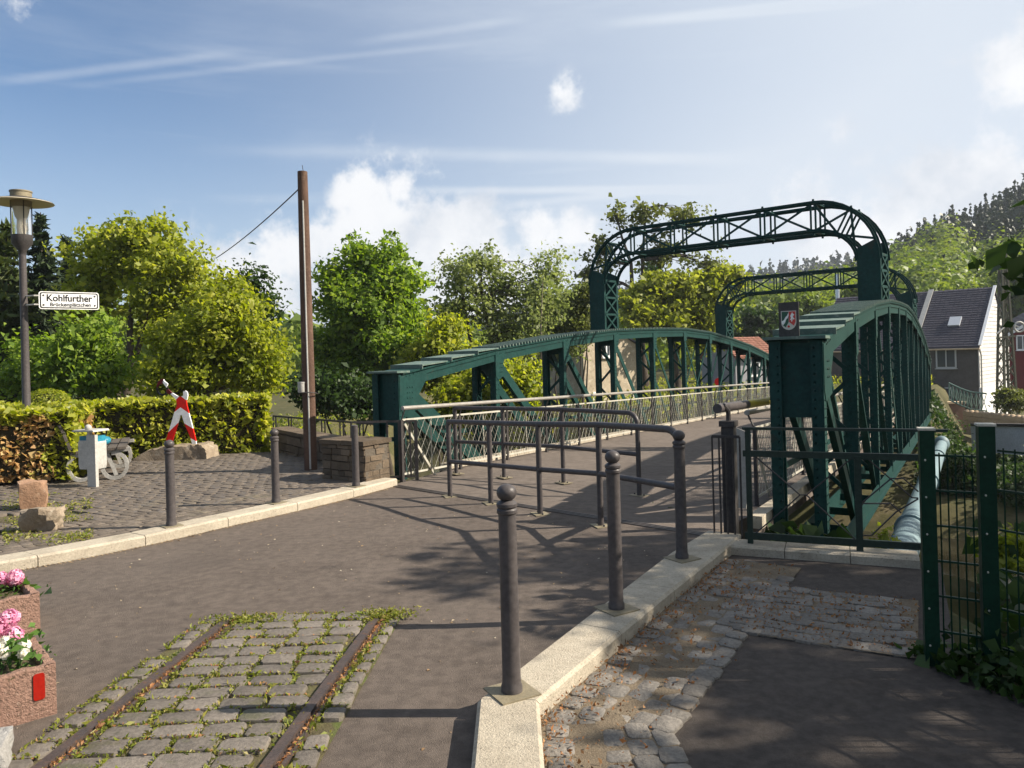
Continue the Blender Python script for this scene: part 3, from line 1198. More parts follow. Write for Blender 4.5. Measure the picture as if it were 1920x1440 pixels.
        # gussets with their rivets on both faces
        for c in (0.0, TW):
            sg = 1 if c == 0 else -1
            org = T(S[i], c - sg * .006, H[i])
            sl_ = ((H[min(i + 1, 11)] - H[max(i - 1, 0)]) / PAN / (2 if not end else 1)) + SLOPE
            if i < 5:
                q = .62 if i == 0 else .26
                poly = [(-.06, -.05), (q, -.05 + sl_ * q * .9), (q * .92, -.22 + sl_ * q * .9), (q * .62, -.36), (q * .72, -.56 if i == 0 else -.50), (.02, -.62 if i == 0 else -.56), (-.06, -.5)]
            elif i > 6:
                q = .62 if i == 11 else .26
                poly = [(.06, -.05), (-q, -.05 - sl_ * q * .9), (-q * .92, -.22 - sl_ * q * .9), (-q * .62, -.36), (-q * .72, -.5), (-.02, -.56), (.06, -.5)]
            else:
                poly = [(-.16, -.05), (.16, -.05), (.12, -.36), (-.12, -.36)]
            ga_ = MB()
            ga_.prism(poly, org - CR * sg * .012, AX, V(0, 0, 1), .010)
            ga_.build('gusset_plate', GR, tr, smooth=False)
            for (x_, z_) in [(x0 + .03, z0) for x0 in (.09, .15, .21) for z0 in (-.30, -.38, -.46)] + [(.10 + k * .09, -.13 + k * .015) for k in range(4 if i == 0 else 2)]:
                sgn = 1 if i < 6 else -1
                rivet(org + AX * x_ * sgn * (1 if i == 0 else .72) + V(0, 0, z_ + (.08 if i == 0 else .04)) - CR * sg * .022, CR * -sg, .015)
    wd = [.25, .20, .165, .135, .10, .06, .10, .135, .165, .20, .25]
    for i in range(11):
        jobs = []
        if i <= 5:
            jobs.append((T(S[i] + .06, 0, H[i] - .2), T(S[i + 1], 0, ZB + .05)))
        if i >= 5:
            jobs.append((T(S[i + 1] - .06, 0, H[i + 1] - .2), T(S[i], 0, ZB + .05)))
        for a, b in jobs:
            for c in (0.055, TW - .055):
                MB().bar(a + CR * c, b + CR * c, wd[i], .018, V(0, 0, 1)).build('diagonal', GR, tr)
                if wd[i] > .15:
                    e_ = (b - a).normalized()
                    pr = e_.cross(CR)
                    MB().bar(a + CR * (c + .0) + pr * (wd[i] / 2 - .008), b + CR * (c + .0) + pr * (wd[i] / 2 - .008), .07, .014, CR).build('diagonal_flange', GR, tr)
    riv.build('rivets', GR, tr, smooth=False, kind='stuff')
    return T


TL = truss(-TW, 0.0, 0.0)
TR = truss(WID - TW, SKEW, 0.295)

# the plate with the state's coat of arms on the right-hand end post
ep = MB()
A0 = TR(0.02, .06, HT[0] + .295)
A1 = P(1479, 640, A0.y)
eb = V(A1.x, A0.y - .02, 0)
zt0 = HT[0] + .295
pw, ph = .195, .40
ep.box(eb + V(0, 0, zt0 + ph / 2 - .02), (pw, .02, ph), (CR, AX, V(0, 0, 1)))
emb = ep.build('emblem_plate', M['darkiron'], bridge)
f0 = eb - AX * .011 + V(0, 0, zt0 + ph * .50)


def shield(poly, dz, m_, nm='shield'):
    return MB().prism(poly, f0 - AX * dz, CR, V(0, 0, 1), .002).build(nm, m_, emb, smooth=False)


def half(w, h):
    pts = [(-w, h), (w, h), (w, -h * .25)]
    for k in range(1, 8):
        a = math.pi * k / 8
        pts.append((w * math.cos(a), -h * .25 - h * .85 * math.sin(a)))
    pts.append((-w, -h * .25))
    return pts


shield(half(.074, .092), .002, mat('shield_silver', (.5, .48, .44), None, rough=.4), 'shield')
shield([(-.066, .084), (0, .084), (0, -.02), (-.03, -.075), (-.052, -.055), (-.066, -.02)], .004, mat('shield_green', (.03, .09, .06), None, rough=.4), 'shield_field')
shield([(.003, .084), (.066, .084), (.066, -.02), (.05, -.06), (.003, -.02)], .004, mat('shield_red', (.5, .06, .05), None, rough=.4), 'shield_field')
shield([(-.066, -.035), (-.066, -.012), (-.045, .0), (-.03, .03), (-.012, .045), (0, .075), (0, .045), (-.008, .02), (-.024, .005), (-.034, -.025), (-.052, -.05)], .006, M['white'], 'river_band')
shield([(.012, -.005), (.024, .02), (.016, .04), (.028, .062), (.036, .076), (.042, .062), (.056, .05), (.050, .04), (.042, .044), (.046, .02), (.058, .01), (.050, .0), (.040, .012), (.034, -.015), (.026, -.02), (.028, .005)], .006, M['white'], 'horse')
shield([(.012 * math.cos(k * math.pi / 5), -.066 + .012 * math.sin(k * math.pi / 5)) for k in range(10)], .006, mat('shield_rose', (.5, .03, .03), None, rough=.4), 'rose')


# arched portals over the roadway
def portal(node_i):
    def ctr(T, ):
        return T(node_i * PAN, TW / 2, 0)
    a, b = ctr(TL), ctr(TR)
    zl = a.z
    e = V(b.x - a.x, b.y - a.y, 0)
    D = e.length
    e.normalize()
    nn = V(-e.y, e.x, 0)                    # away from the camera
    zm = (a.z + b.z) / 2
    ZT = zm + 4.83
    a0 = V(a.x, a.y, 0)
    lo_l, lo_r = a.z + HT[node_i] - .02, b.z + HT[node_i] + .295 - .02
    HW = .20
    RO, DEP = 1.20, .56
    x0, x1 = -HW, D + HW
    spring = ZT - RO - .04

    def Q(x, z, n_):
        return a0 + e * x + nn * n_ + V(0, 0, z)

    def outer(t):                           # t in 0..1 along left leg top -> right leg top
        pass
    NARC = 10
    # outer and inner curve as matched lists of (x, z)
    out, inn = [], []
    wi = 2 * HW                             # leg width at the spring, beam depth at the top
    for k in range(NARC + 1):
        th = math.pi - math.pi / 2 * k / NARC
        out.append((x0 + RO + RO * math.cos(th), ZT - RO + RO * math.sin(th)))
        ri_x, ri_z = RO - wi, RO - DEP
        inn.append((x0 + RO + ri_x * math.cos(th), ZT - RO + ri_z * math.sin(th)))
    nodes_x = [x0 + RO + (x1 - x0 - 2 * RO) * k / 4 for k in range(1, 4)]
    for x in nodes_x:
        out.append((x, ZT))
        inn.append((x, ZT - DEP))
    L = len(out)
    mo = [(D - x, z) for x, z in reversed(out[:NARC + 1])]
    mi_ = [(D - x, z) for x, z in reversed(inn[:NARC + 1])]
    out += mo
    inn += mi_
    arch = None
    for sd_ in (-.30, .30):
        for cur in (out, inn):
            pa = MB()
            for k in range(len(cur) - 1):
                p, q = cur[k], cur[k + 1]
                A, Bq = Q(*p, sd_), Q(*q, sd_)
                tv = (Bq - A).normalized()
                ext = tv * .012
                pa.bar(A - ext, Bq + ext, .085, .014, tv.cross(nn))
                pa.bar(A - ext, Bq + ext, .085, .012, nn)
            if arch is None:
                arch = pa.build('portal_arch', GR, bridge, ang=20)
            else:
                pa.build('arch_flange', GR, arch, ang=20)
    # solid leg plates (front and back plane) and laced leg sides
    for (lo, mir) in ((lo_l, False), (lo_r, True)):
        for sd_ in (-.31, .31):
            k1 = 2
            po = [(-HW, lo), (HW, lo), (inn[k1][0], inn[k1][1] - .10), (out[k1][0], out[k1][1] + (.0))]
            po = [(-HW, lo), (HW, lo), (inn[0][0], inn[0][1]), (inn[k1][0], inn[k1][1]), (out[k1][0], out[k1][1]), (out[1][0], out[1][1]), (out[0][0], out[0][1])]
            if mir:
                po = [(D - x, z) for x, z in po]
            MB().prism(po, a0 + nn * (sd_ - .006), e, V(0, 0, 1), -.012).build('leg_plate', GR, arch, smooth=False)
        for xs in (-HW, HW):
            xx = D - xs if mir else xs
            for sd_ in (-.28, .28):
                MB().bar(Q(xx, lo, sd_), Q(xx, spring + .2, sd_), .07, .012, nn).build('leg_angle', GR, arch)
            zs = [lo + (spring + .12 - lo) * k / 3 for k in range(4)]
            for k in range(3):
                if k == 0:
                    MB().bar(Q(xx, zs[0] + .03, -.28), Q(xx, zs[0] + .03, .28), .05, .012, V(0, 0, 1)).build('lattice_bar', GR, arch)
                MB().bar(Q(xx, zs[k + 1], -.28), Q(xx, zs[k + 1], .28), .05, .012, V(0, 0, 1)).build('lattice_bar', GR, arch)
                MB().bar(Q(xx, zs[k], -.28), Q(xx, zs[k + 1], .28), .045, .012, V(0, 0, 1)).build('lattice_bar', GR, arch)
                MB().bar(Q(xx + .012, zs[k + 1], -.28), Q(xx + .012, zs[k], .28), .045, .012, V(0, 0, 1)).build('lattice_bar', GR, arch)
    # lattice in each plane: pairs of uprights at the nodes, crosses between
    idx = [2, 6, NARC, NARC + 1, NARC + 2, NARC + 3, NARC + 4, L + 4, L + 8]
    for sd_ in (-.30, .30):
        for j, k in enumerate(idx):
            p, q = out[k], inn[k]
            tv = Q(*out[min(k + 1, len(out) - 1)], 0) - Q(*out[max(k - 1, 0)], 0)
            tv.normalize()
            if 0 < j < len(idx) - 1:
                for o_ in (-.045, .045):
                    MB().bar(Q(*p, sd_) + tv * o_, Q(*q, sd_) + tv * o_, .038, .012, tv).build('lattice_bar', GR, arch)
            if j < len(idx) - 1:
                k2 = idx[j + 1]
                if sd_ < 0:
                    MB().bar(Q(*out[k], sd_), Q(*inn[k2], sd_), .045, .010, V(0, 0, 1)).build('lattice_bar', GR, arch)
                if sd_ < 0:
                    MB().bar(Q(*inn[k], sd_ + .012), Q(*out[k2], sd_ + .012), .045, .010, V(0, 0, 1)).build('lattice_bar', GR, arch)
    # cross ties between the two planes, with their bolts standing proud
    for k in idx[1:-1]:
        for cur, dz_ in ((out, .03), (inn, -.03)):
            MB().bar(Q(*cur[k], -.33), Q(*cur[k], .33), .10, .02, e).build('cross_tie', GR, arch)
            for sd_ in (-.28, .28):
                p = Q(*cur[k], sd_)
                MB().bar(p, p + V(0, 0, dz_ * 2.6), .035, .035, e).build('tie_bolt', GR, arch)
    return arch


portal(3)
portal(7)


# railings along both sides of the deck
def railing(c, s0, s1, name, face):
    r_ = MB()
    npost = int(round((s1 - s0) / 1.416))
    st = (s1 - s0) / npost
    ZR, ZM = 1.03, .84
    ry = MB().tube([B(s0 - .05, c, ZR), B((s0 + s1) / 2, c, ZR), B(s1, c, ZR)], .030, 10).build('railing', M['pipe'], bridge)
    pm_ = None
    for i in range(npost + 1):
        p = B(s0 + i * st, c + face * .07, 0)
        if pm_ is None:
            m_ = MB()
            m_.box((0, 0, .41), (.05, .035, .90))
            m_.box((0, 0, -.06), (.07, .06, .14))
            m_.tube([(0, 0, .84), (0, -.03, .92), (0, .03 * 0 - .05, .96), (0, -.07, 1.01)], .011, 6)
            pm_ = m_.mesh('railing_post', M['darkiron'])
        piece('railing_post', pm_, ry, p - wloc(ry), (0, 0, math.atan2(CR.y, CR.x) + (math.pi / 2 if face < 0 else -math.pi / 2) + math.pi / 2 * 0 + (0)))
    fr = MB()
    for z in (.86, .09):
        fr.bar(B(s0, c + face * .07, z), B(s1, c + face * .07, z), .028, .012, V(0, 0, 1))
    for i in range(npost):
        p0, p1 = s0 + i * st, s0 + (i + 1) * st
        fr.bar(B((p0 + p1) / 2, c + face * .09, .09), B((p0 + p1) / 2, c + face * .09, .86), .014, .012, AX)
        if i == 0:
            fr.bar(B(p0 + .05, c + face * .05, .80), B(p0 + .75, c + face * .05, -.02), .035, .02, V(0, 0, 1))
    fr.build('mesh_frame', M['galv'], ry)
    wi = MB()
    h = .77
    sp = .085
    kk = 0
    s = s0 - h
    while s < s1 + h:
        for d in ((1, -1) if kk % 2 == 0 else (-1,)):
            a, b = s, s + h * d * .62
            za, zb = .09, .86
            lo, hi = max(s0, min(a, b)), min(s1, max(a, b))
            if hi - lo < .02:
                continue
            f = lambda q: za + (zb - za) * (q - a) / (b - a)
            pa_, pb_ = B(lo, c + face * .07, f(lo)), B(hi, c + face * .07, f(hi))
            wi.tube([pa_, pb_], .0036, 3, caps=False)
        s += sp
        kk += 1
    wi.build('wire_mesh', M['galv'], ry, kind='stuff')
    return ry


railing(.40, -.42, 29.9, 'left', -1)
railing(5.13, -.3, 29.9, 'right', 1)

# ------------------------------------------------------------------ bollards on the kerbs


def bollard_parts(root, h, ball=True, plate=.26, rz=0.0, r=.045):
    m_ = MB()
    pr = [(r * 1.16, 0), (r * 1.16, .035), (r * 1.02, .05), (r * 1.02, .07), (r, .078), (r * .97, h - .15), (r * 1.12, h - .143), (r * 1.12, h - .128), (r * .98, h - .120),
          (r * 1.14, h - .112), (r * 1.14, h - .098), (r * .9, h - .088), (r * .72, h - .083)]
    if not ball:
        pr = pr[:5] + [(r * .97, h), (r * .7, h + .006)]
    m_.lathe(pr, (0, 0, 0), 24)
    m_.build('shaft', M['iron'], root, local=True, ang=30)
    if ball:
        MB().ball((0, 0, h - .046), r * 1.10, 20, 12, .86).build('knob', M['iron'], root, local=True, ang=60)
    c, s = math.cos(rz), math.sin(rz)
    MB().box((0, 0, .004), (plate, plate, .008), ((c, s, 0), (-s, c, 0), (0, 0, 1))).build('base_plate', M['plate'], root, local=True, smooth=False)


GB = 'iron bollards standing on the kerbs'
for (x, y, h, ball, lab, rz) in [
    (-.045, 3.70, 1.02, True, 'nearest dark grey bollard, tall with a ball top, at the bend of the right kerb', .5),
    (.625, 4.86, 1.02, True, 'dark grey ball-topped bollard halfway along the right kerb', .55),
    (1.30, 6.00, 1.02, True, 'dark grey ball-topped bollard that the pedestrian railing runs into', .55),
    (-3.52, 7.74, .882, True, 'dark grey bollard on the left kerb in front of the red and white figure', .8),
    (-2.80, 8.86, .865, True, 'dark grey bollard on the left kerb in front of the low dark wall', .9),
    (-2.07, 9.86, .79, False, 'dark grey bollard with its knob missing beside the stone pier', 1.0)]:
    b_ = thing('bollard', lab, 'bollard', (x, y, .10), GB)
    bollard_parts(b_, h, ball, .21 if x > -1 else .18, rz)

# ------------------------------------------------------------------ staggered pedestrian railings


def ped_rail(posts, lab, ztops, zmids, bend):
    root = thing('pedestrian_railing', lab, 'railing', (*posts[0], 0), 'staggered railings that slow cyclists at the bridge')
    pts = [V(x, y, 0) for x, y in posts]
    a, b = pts[0], pts[-1]
    d = (b - pts[-2]).normalized()
    gz = lambda p: road_z(p.x, p.y)
    r = .030
    tops = [p + V(0, 0, z) for p, z in zip(pts, ztops)]
    mids = [p + V(0, 0, z) for p, z in zip(pts, zmids)]
    e = tops[-1]
    if bend == 'down':
        path_ = tops[:-1] + [e - d * .14]
        for k in range(1, 7):
            th = math.pi / 2 * k / 6
            path_.append(e - d * .14 + d * .14 * math.sin(th) - V(0, 0, .14 * (1 - math.cos(th))))
        path_.append(b + V(0, 0, ztops[-1] - .3))
    else:
        path_ = tops[:-1] + [e - d * .17 + V(0, 0, .005), e - d * .10 - V(0, 0, .004), e - d * .045 - V(0, 0, .03), e - V(0, 0, .075)]
    MB().tube(path_, r, 12).build('top_rail', M['iron'], root, ang=40)
    MB().tube(mids, r * .92, 12).build('mid_rail', M['iron'], root, ang=40)
    for i, p in enumerate(pts):
        if bend != 'down' and i == len(pts) - 1:
            break
        zt = ztops[i] - (.28 if (bend == 'down' and i == len(pts) - 1) else 0)
        MB().tube([p + V(0, 0, gz(p) - .02), p + V(0, 0, zt)], r, 12).build('post', M['iron'], root, ang=40)
        bp = MB()
        bp.box(p + V(0, 0, .004 + gz(p)), (.20, .16, .008), (d, V(-d.y, d.x, 0), V(0, 0, 1)))
        bp.build('base_plate', M['plate'], root, smooth=False)
        for sx in (-.075, .075):
            MB().lathe([(.010, 0), (.010, .014), (.006, .018)], tuple(p + d * sx + V(0, 0, .008 + gz(p))), 6).build('bolt', M['darkiron'], root, smooth=False)


ped_rail([GR_(u, v).to_tuple()[:2] for u, v in ((844, 931), (920.6, 944), (1013, 964), (1126.6, 986))] + [(1.30, 6.00)], 'front dark grey tube railing that joins the bollard on the right kerb', [.945, .965, 1.0, 1.04, 1.105], [.45, .475, .515, .56, .66], 'bollard')
ped_rail([(-.88, 11.35), (-.16, 10.86), (.65, 10.27), (1.50, 9.22)], 'rear dark grey tube railing with rounded end, just beyond the steel joint', [.985, .99, .995, 1.0], [.48, .485, .49, .50], 'down')

# ------------------------------------------------------------------ lamp with street sign
lp = V(-7.95, 12.4, .05)
lamp = thing('street_lamp', 'dark slender street lamp with a flat disc shade and clear glass cylinder above the hedge', 'street lamp', lp)
ztop = P(53, 358, lp.y).z - lp.z
k_ = ztop / 4.7
MB().lathe([(.085, 0), (.085, .9), (.068, .98), (.062, 1.0), (.058, 2.2), (.054, 3.72 * k_), (.07, 3.74 * k_)], (0, 0, 0), 16).build('post', M['iron'], lamp, local=True)
MB().lathe([(.0885, 1.02), (.0885, 1.07)], (0, 0, .0), 16).build('sticker_band', M['alu'], lamp, local=True)
zg = ztop - 1.02
MB().lathe([(.055, zg - .02), (.06, zg + .04), (.15, zg + .16), (.155, zg + .30), (.13, zg + .30)], (0, 0, 0), 24).build('lamp_socket', M['darkiron'], lamp, local=True)
gl = bpy.data.materials.new('clear_glass')
gl.use_nodes = True
gb2 = gl.node_tree.nodes['Principled BSDF']
gb2.inputs['Transmission Weight'].default_value = .92
gb2.inputs['Roughness'].default_value = .03
gb2.inputs['IOR'].default_value = 1.08
gb2.inputs['Base Color'].default_value = (.92, .93, .92, 1)
MB().lathe([(.138, zg + .28), (.138, zg + .78)], (0, 0, 0), 24).build('glass_cylinder', gl, lamp, local=True)
MB().lathe([(.06, zg + .30), (.07, zg + .42), (.06, zg + .55), (.085, zg + .60), (.12, zg + .78)], (0, 0, 0), 16).build('bulb_holder', M['cream'], lamp, local=True)
for q in range(4):
    a = math.pi / 4 + q * math.pi / 2
    MB().tube([(.148 * math.cos(a), .148 * math.sin(a), zg + .2), (.148 * math.cos(a), .148 * math.sin(a), zg + .88)], .009, 6).build('glass_strut', M['darkiron'], lamp, local=True)
MB().lathe([(.14, zg + .86), (.46, zg + .82), (.475, zg + .825), (.46, zg + .835), (.14, zg + .90)], (0, 0, 0), 40).build('shade', [M['cream']], lamp, local=True, ang=20)
MB().lathe([(.145, zg + .905), (.462, zg + .839), (.15, zg + .92)], (0, 0, 0), 40).build('shade_top', M['darkiron'], lamp, local=True, ang=20)
MB().lathe([(.15, zg + .76), (.155, zg + .92), (.155, zg + 1.0), (.165, zg + 1.0), (.165, zg + 1.02)], (0, 0, 0), 24).build('cap', M['plate'], lamp, local=True)

sg_a, sg_b = P(72, 546, 12.35), P(185, 553, 12.9)
sd = V(sg_b.x - sg_a.x, sg_b.y - sg_a.y, 0)
sw = sd.length
sd.normalize()
shh = .29
so_ = V(sg_a.x, sg_a.y, P(72, 546, 12.35).z - shh)
sign = thing('street_sign', 'white enamel street name sign with black lettering fixed to the lamp post', 'street sign', so_)
sn = V(sd.y, -sd.x, 0)


def rrect(w, h, r, x0=0, y0=0, n=5):
    pts = []
    for cx, cy, a0 in ((w - r, r, -90), (w - r, h - r, 0), (r, h - r, 90), (r, r, 180)):
        for k in range(n + 1):
            a = R(a0 + 90 * k / n)
            pts.append((x0 + cx + r * math.cos(a), y0 + cy + r * math.sin(a)))
    return pts


MB().prism(rrect(sw, shh, .04), so_ - sn * 0, sd, V(0, 0, 1), .012).build('sign_plate', M['white'], sign, smooth=False)
fb = MB()
fb.prism(rrect(sw - .03, shh - .03, .03, .015, .015), so_ + sn * .0125, sd, V(0, 0, 1), .001)
fb.build('black_border', M['black'], sign, smooth=False)
MB().prism(rrect(sw - .066, shh - .066, .022, .033, .033), so_ + sn * .0140, sd, V(0, 0, 1), .001).build('sign_field', M['white'], sign, smooth=False)
rotm = Matrix((sd, V(0, 0, 1), sn)).transposed().to_4x4()


def text(s, size, x, z, parent, name, m_, width=None):
    cu = bpy.data.curves.new('t', 'FONT')
    cu.body = s
    cu.size = size
    cu.align_x = 'CENTER'
    cu.align_y = 'CENTER'
    cu.extrude = .0008
    cu.offset = size * .022
    to = bpy.data.objects.new('t', cu)
    col.objects.link(to)
    bpy.context.view_layer.update()
    me = bpy.data.meshes.new_from_object(to.evaluated_get(bpy.context.evaluated_depsgraph_get()))
    bpy.data.objects.remove(to)
    if width:
        xs = [v.co.x for v in me.vertices]
        f = width / (max(xs) - min(xs))
        for v in me.vertices:
            v.co.x *= f
    me.materials.clear()
    me.materials.append(m_)
    mt = Matrix.Translation(sd * x + V(0, 0, z) + sn * .0165) @ rotm
    me.transform(mt)
    o = bpy.data.objects.new(name, me)
    o.parent = parent
    col.objects.link(o)
    return o


text('Kohlfurther', .155, sw * .5, shh * .62, sign, 'lettering', M['black'], sw * .76)
text('Brückenplätzchen', .085, sw * .52, shh * .26, sign, 'lettering', M['black'], sw * .68)
for fx, fz in ((.075, .235), (.925, .235), (.075, .775), (.925, .775)):
    MB().prism([(.016 * math.cos(k * math.pi / 4), .016 * math.sin(k * math.pi / 4)) for k in range(8)], so_ + sd * sw * fx + V(0, 0, shh * fz) + sn * .0155, sd, V(0, 0, 1), .004).build('screw', M['darkiron'], sign, smooth=False)
for fz in (.25, .75):
    MB().tube([so_ + V(0, 0, shh * fz) + sd * .08, so_ + V(0, 0, shh * fz) - sd * .06, V(lp.x, lp.y, so_.z + shh * fz)], .014, 6).build('bracket', M['alu'], sign)

# ------------------------------------------------------------------ litter bin, bench
bn = V(-5.84, 10.5, .085)
bin_ = thing('litter_bin', 'pale metal litter bin with flat hood on a broad post before the bench', 'litter bin', bn)
bx_ = V(.96, -.28, 0).normalized()
by_ = V(.28, .96, 0)
U3 = (bx_, by_, V(0, 0, 1))
MB().box((0, 0, .36), (.145, .05, .72), U3).build('post', M['alu'], bin_, local=True, smooth=False)
MB().prism([(-.13, .24), (.13, .24), (.145, .30), (.145, .60), (.13, .64), (-.13, .64), (-.145, .60), (-.145, .30)], (V(-.486, .874, 0) * .22 - bx_ * .03 + by_ * .235) * .5, bx_, V(0, 0, 1), .20).build('bin_body', M['alu'], bin_, local=True, ang=20)
MB().prism([(-.135, .62), (.135, .62), (.135, .70), (-.135, .70)], (V(-.486, .874, 0) * .21 - bx_ * .03 + by_ * .225) * .5, bx_, V(0, 0, 1), .18).build('bin_liner', M['blue'], bin_, local=True, smooth=False)
MB().prism([(-.19, .765), (.19, .765), (.17, .79), (-.17, .79)], (V(-.486, .874, 0) * .24 - bx_ * .01 + by_ * .25) * .5, bx_, V(0, 0, 1), .28).build('hood', M['alu'], bin_, local=True, smooth=False)
MB().ball(tuple(bx_ * -.06 + V(0, 0, .82)), .045, 12, 8).build('hood_knob', M['alu'], bin_, local=True, ang=60)
MB().box((-.03, 0, .735), (.05, .04, .09), U3).build('hood_stem', M['alu'], bin_, local=True, smooth=False)

bo = V(-6.05, 11.05, .085)
bench = thing('park_bench', 'wooden slat bench with pale looped end frames in front of the hedge', 'bench', bo)
bl_ = V(-.42, .91, 0).normalized()          # along the seat, away from the camera
bf = V(.91, .42, 0).normalized()            # the way a sitter faces
bf = V(.93, .28, 0).normalized()


def loop(cx, cz, rx, rz, L_):
    pts = []
    for k in range(17):
        a = 2 * math.pi * k / 16
        pts.append(bl_ * L_ + bf * (cx + rx * math.cos(a)) + V(0, 0, cz + rz * math.sin(a)))
    return pts


def hoop(cx, a0, a1, L_):
    """flat cast strap bent into an open hoop"""
    m_ = MB()
    n_ = 14
    pts = [bl_ * L_ + bf * (cx + .165 * math.cos(R(lerp(a0, a1, k / n_)))) + V(0, 0, .205 + .185 * math.sin(R(lerp(a0, a1, k / n_)))) for k in range(n_ + 1)]
    for p, q in zip(pts[:-1], pts[1:]):
        t = (q - p).normalized() * .006
        m_.bar(p - t, q + t, .085, .05, bl_)
    return m_


for L_ in (.05, 1.45):
    hoop(.20, 100, -165, L_).build('end_frame', M['concgrey'], bench, local=True, ang=40)
    hoop(-.24, 80, 340, L_).build('end_frame', M['concgrey'], bench, local=True, ang=40)
    MB().bar(bl_ * L_ + bf * .10 + V(0, 0, .40), bl_ * L_ + bf * .22 + V(0, 0, .06), .05, .05, bl_).build('frame_strut', M['concgrey'], bench, local=True, smooth=False)
    MB().bar(bl_ * L_ + bf * -.36 + V(0, 0, .385), bl_ * L_ + bf * .42 + V(0, 0, .435), .05, .05, V(0, 0, 1)).build('seat_bearer', M['concgrey'], bench, local=True, smooth=False)
    MB().bar(bl_ * L_ + bf * -.34 + V(0, 0, .38), bl_ * L_ + bf * -.50 + V(0, 0, .84), .05, .05, bf).build('back_bearer', M['darkiron'], bench, local=True, smooth=False)
for k in range(5):
    q = -.24 + k * .135
    MB().bar(bf * q + bl_ * -.02 + V(0, 0, .425 + k * .009), bf * q + bl_ * 1.54 + V(0, 0, .425 + k * .009), .115, .035, bf).build('seat_slat', M['slat'], bench, local=True, smooth=False)
for k in range(3):
    z = .52 + k * .125
    q = -.385 - k * .043
    MB().bar(bf * q + bl_ * -.02 + V(0, 0, z), bf * q + bl_ * 1.54 + V(0, 0, z), .105, .035, V(-.3, -.1, 1)).build('back_slat', M['slat'], bench, local=True, smooth=False)
cb = MB()
cb.ball((0, 0, .07), .12, 10, 7, .6)
bag = cb.build('crumpled_bag', M['blue'], None, base=(0, 0, 0), ang=50)
rb = random.Random(3)
for v in bag.data.vertices:
    v.co *= 1 + rb.uniform(-.22, .22)
    v.co.x *= 1.35
bag.location = bo + bl_ * .45 + bf * -.03 + V(0, 0, .46)
tag(bag, 'crumpled teal plastic bag lying on the bench seat behind the bin', 'bag')


# ------------------------------------------------------------------ stones
def boulder(name, loc, size, material, seed, label, cat='stone', rz=0, group=None, cutz=.02, rough=.12):
    import bmesh
    bm = bmesh.new()
    bmesh.ops.create_cube(bm, size=1.0)
    bmesh.ops.subdivide_edges(bm, edges=bm.edges[:], cuts=4, use_grid_fill=True)
    r_ = np.random.default_rng(seed)
    ph = r_.uniform(0, 6, 18)
    for v in bm.verts:
        c = v.co.copy()
        s = c.normalized() * .62
        c = c.lerp(s, .28)
        n_ = 0
        for k in range(6):
            fq = 2.2 + k * 1.7
            n_ += math.sin(c.x * fq + ph[k]) * math.sin(c.y * fq * 1.1 + ph[k + 6]) * math.sin(c.z * fq * .9 + ph[k + 12]) / (1 + k * .35)
        c *= 1 + n_ * rough * 1.8 + r_.normal() * rough * .18
        v.co = Vector((c.x * size[0], c.y * size[1], max(c.z * size[2], -size[2] * .48)))
    me = bpy.data.meshes.new(name)
    bm.to_mesh(me)
    bm.free()
    me.materials.append(material)
    me.polygons.foreach_set('use_smooth', [True] * len(me.polygons))
    me.set_sharp_from_angle(angle=R(28))
    o = bpy.data.objects.new(name, me)
    col.objects.link(o)
    o.location = Vector(loc) + V(0, 0, size[2] * .46 - cutz)
    o.rotation_euler = (0, 0, rz)
    return tag(o, label, cat, group)


boulder('stone', (-4.88, 7.80, .08), (.34, .26, .25), M['rock'], 5, 'pale grey block of stone with a flat top at the front of the mossy corner', rz=.15)
boulder('stone', (-5.75, 9.05, .06), (.27, .25, .36), M['redrock'], 9, 'reddish upright stone just behind the pale grey block, under the brown hedge', rz=.5)
sc_ = (G(252, 876, .06) + G(398, 862, .06)) / 2
# the long weathered slab that carries the figure: traced outline, real depth
oo = P(250, 876, 13.3)
sl_poly = []
for (u, v) in [(250, 877), (262, 858), (285, 843), (308, 837), (345, 834), (372, 833), (388, 831), (396, 842), (399, 862), (396, 873), (320, 879)]:
    p = P(u, v, 13.45)
    sl_poly.append((p.x, p.z))
slab = MB()
slab.prism(sl_poly, (0, 13.75, 0), (1, 0, 0), (0, 0, 1), .55)
me_ = slab.mesh('stone_slab', M['rock'], (oo.x + .7, 13.45, .06), ang=30)
import bmesh
bm = bmesh.new()
bm.from_mesh(me_)
bmesh.ops.triangulate(bm, faces=bm.faces[:])
bmesh.ops.subdivide_edges(bm, edges=bm.edges[:], cuts=3, use_grid_fill=False)
rs = np.random.default_rng(4)
for v in bm.verts:
    v.co += Vector(rs.normal(size=3)) * .012 + Vector((0, .06 * max(0, v.co.z) if v.co.y < 0 else 0, 0))
bm.to_mesh(me_)
bm.free()
so2 = bpy.data.objects.new('stone_slab', me_)
so2.location = (oo.x + .7, 13.45, .06)
col.objects.link(so2)
tag(so2, 'long weathered brown stone slab lying before the hedge, carrying the cut-out figure', 'stone')

# ------------------------------------------------------------------ red and white cut-out figure
YF = 13.42
fo = P(345, 832, YF)
fig = thing('cutout_figure', 'headless flat red and white striped figure waving a cap, on the stone slab', 'figure', (fo.x, YF, fo.z - .02))


def fpoly(px, name, m_, dy=0.0, th=.035):
    pts = []
    for (x, y) in px:
        p = P(240 + x * .13889, 690 + y * .13889, YF)
        pts.append((p.x, p.z))
    return MB().prism(pts, (0, YF + dy + th / 2, 0), (1, 0, 0), (0, 0, 1), th).build(name, m_, fig, smooth=False)


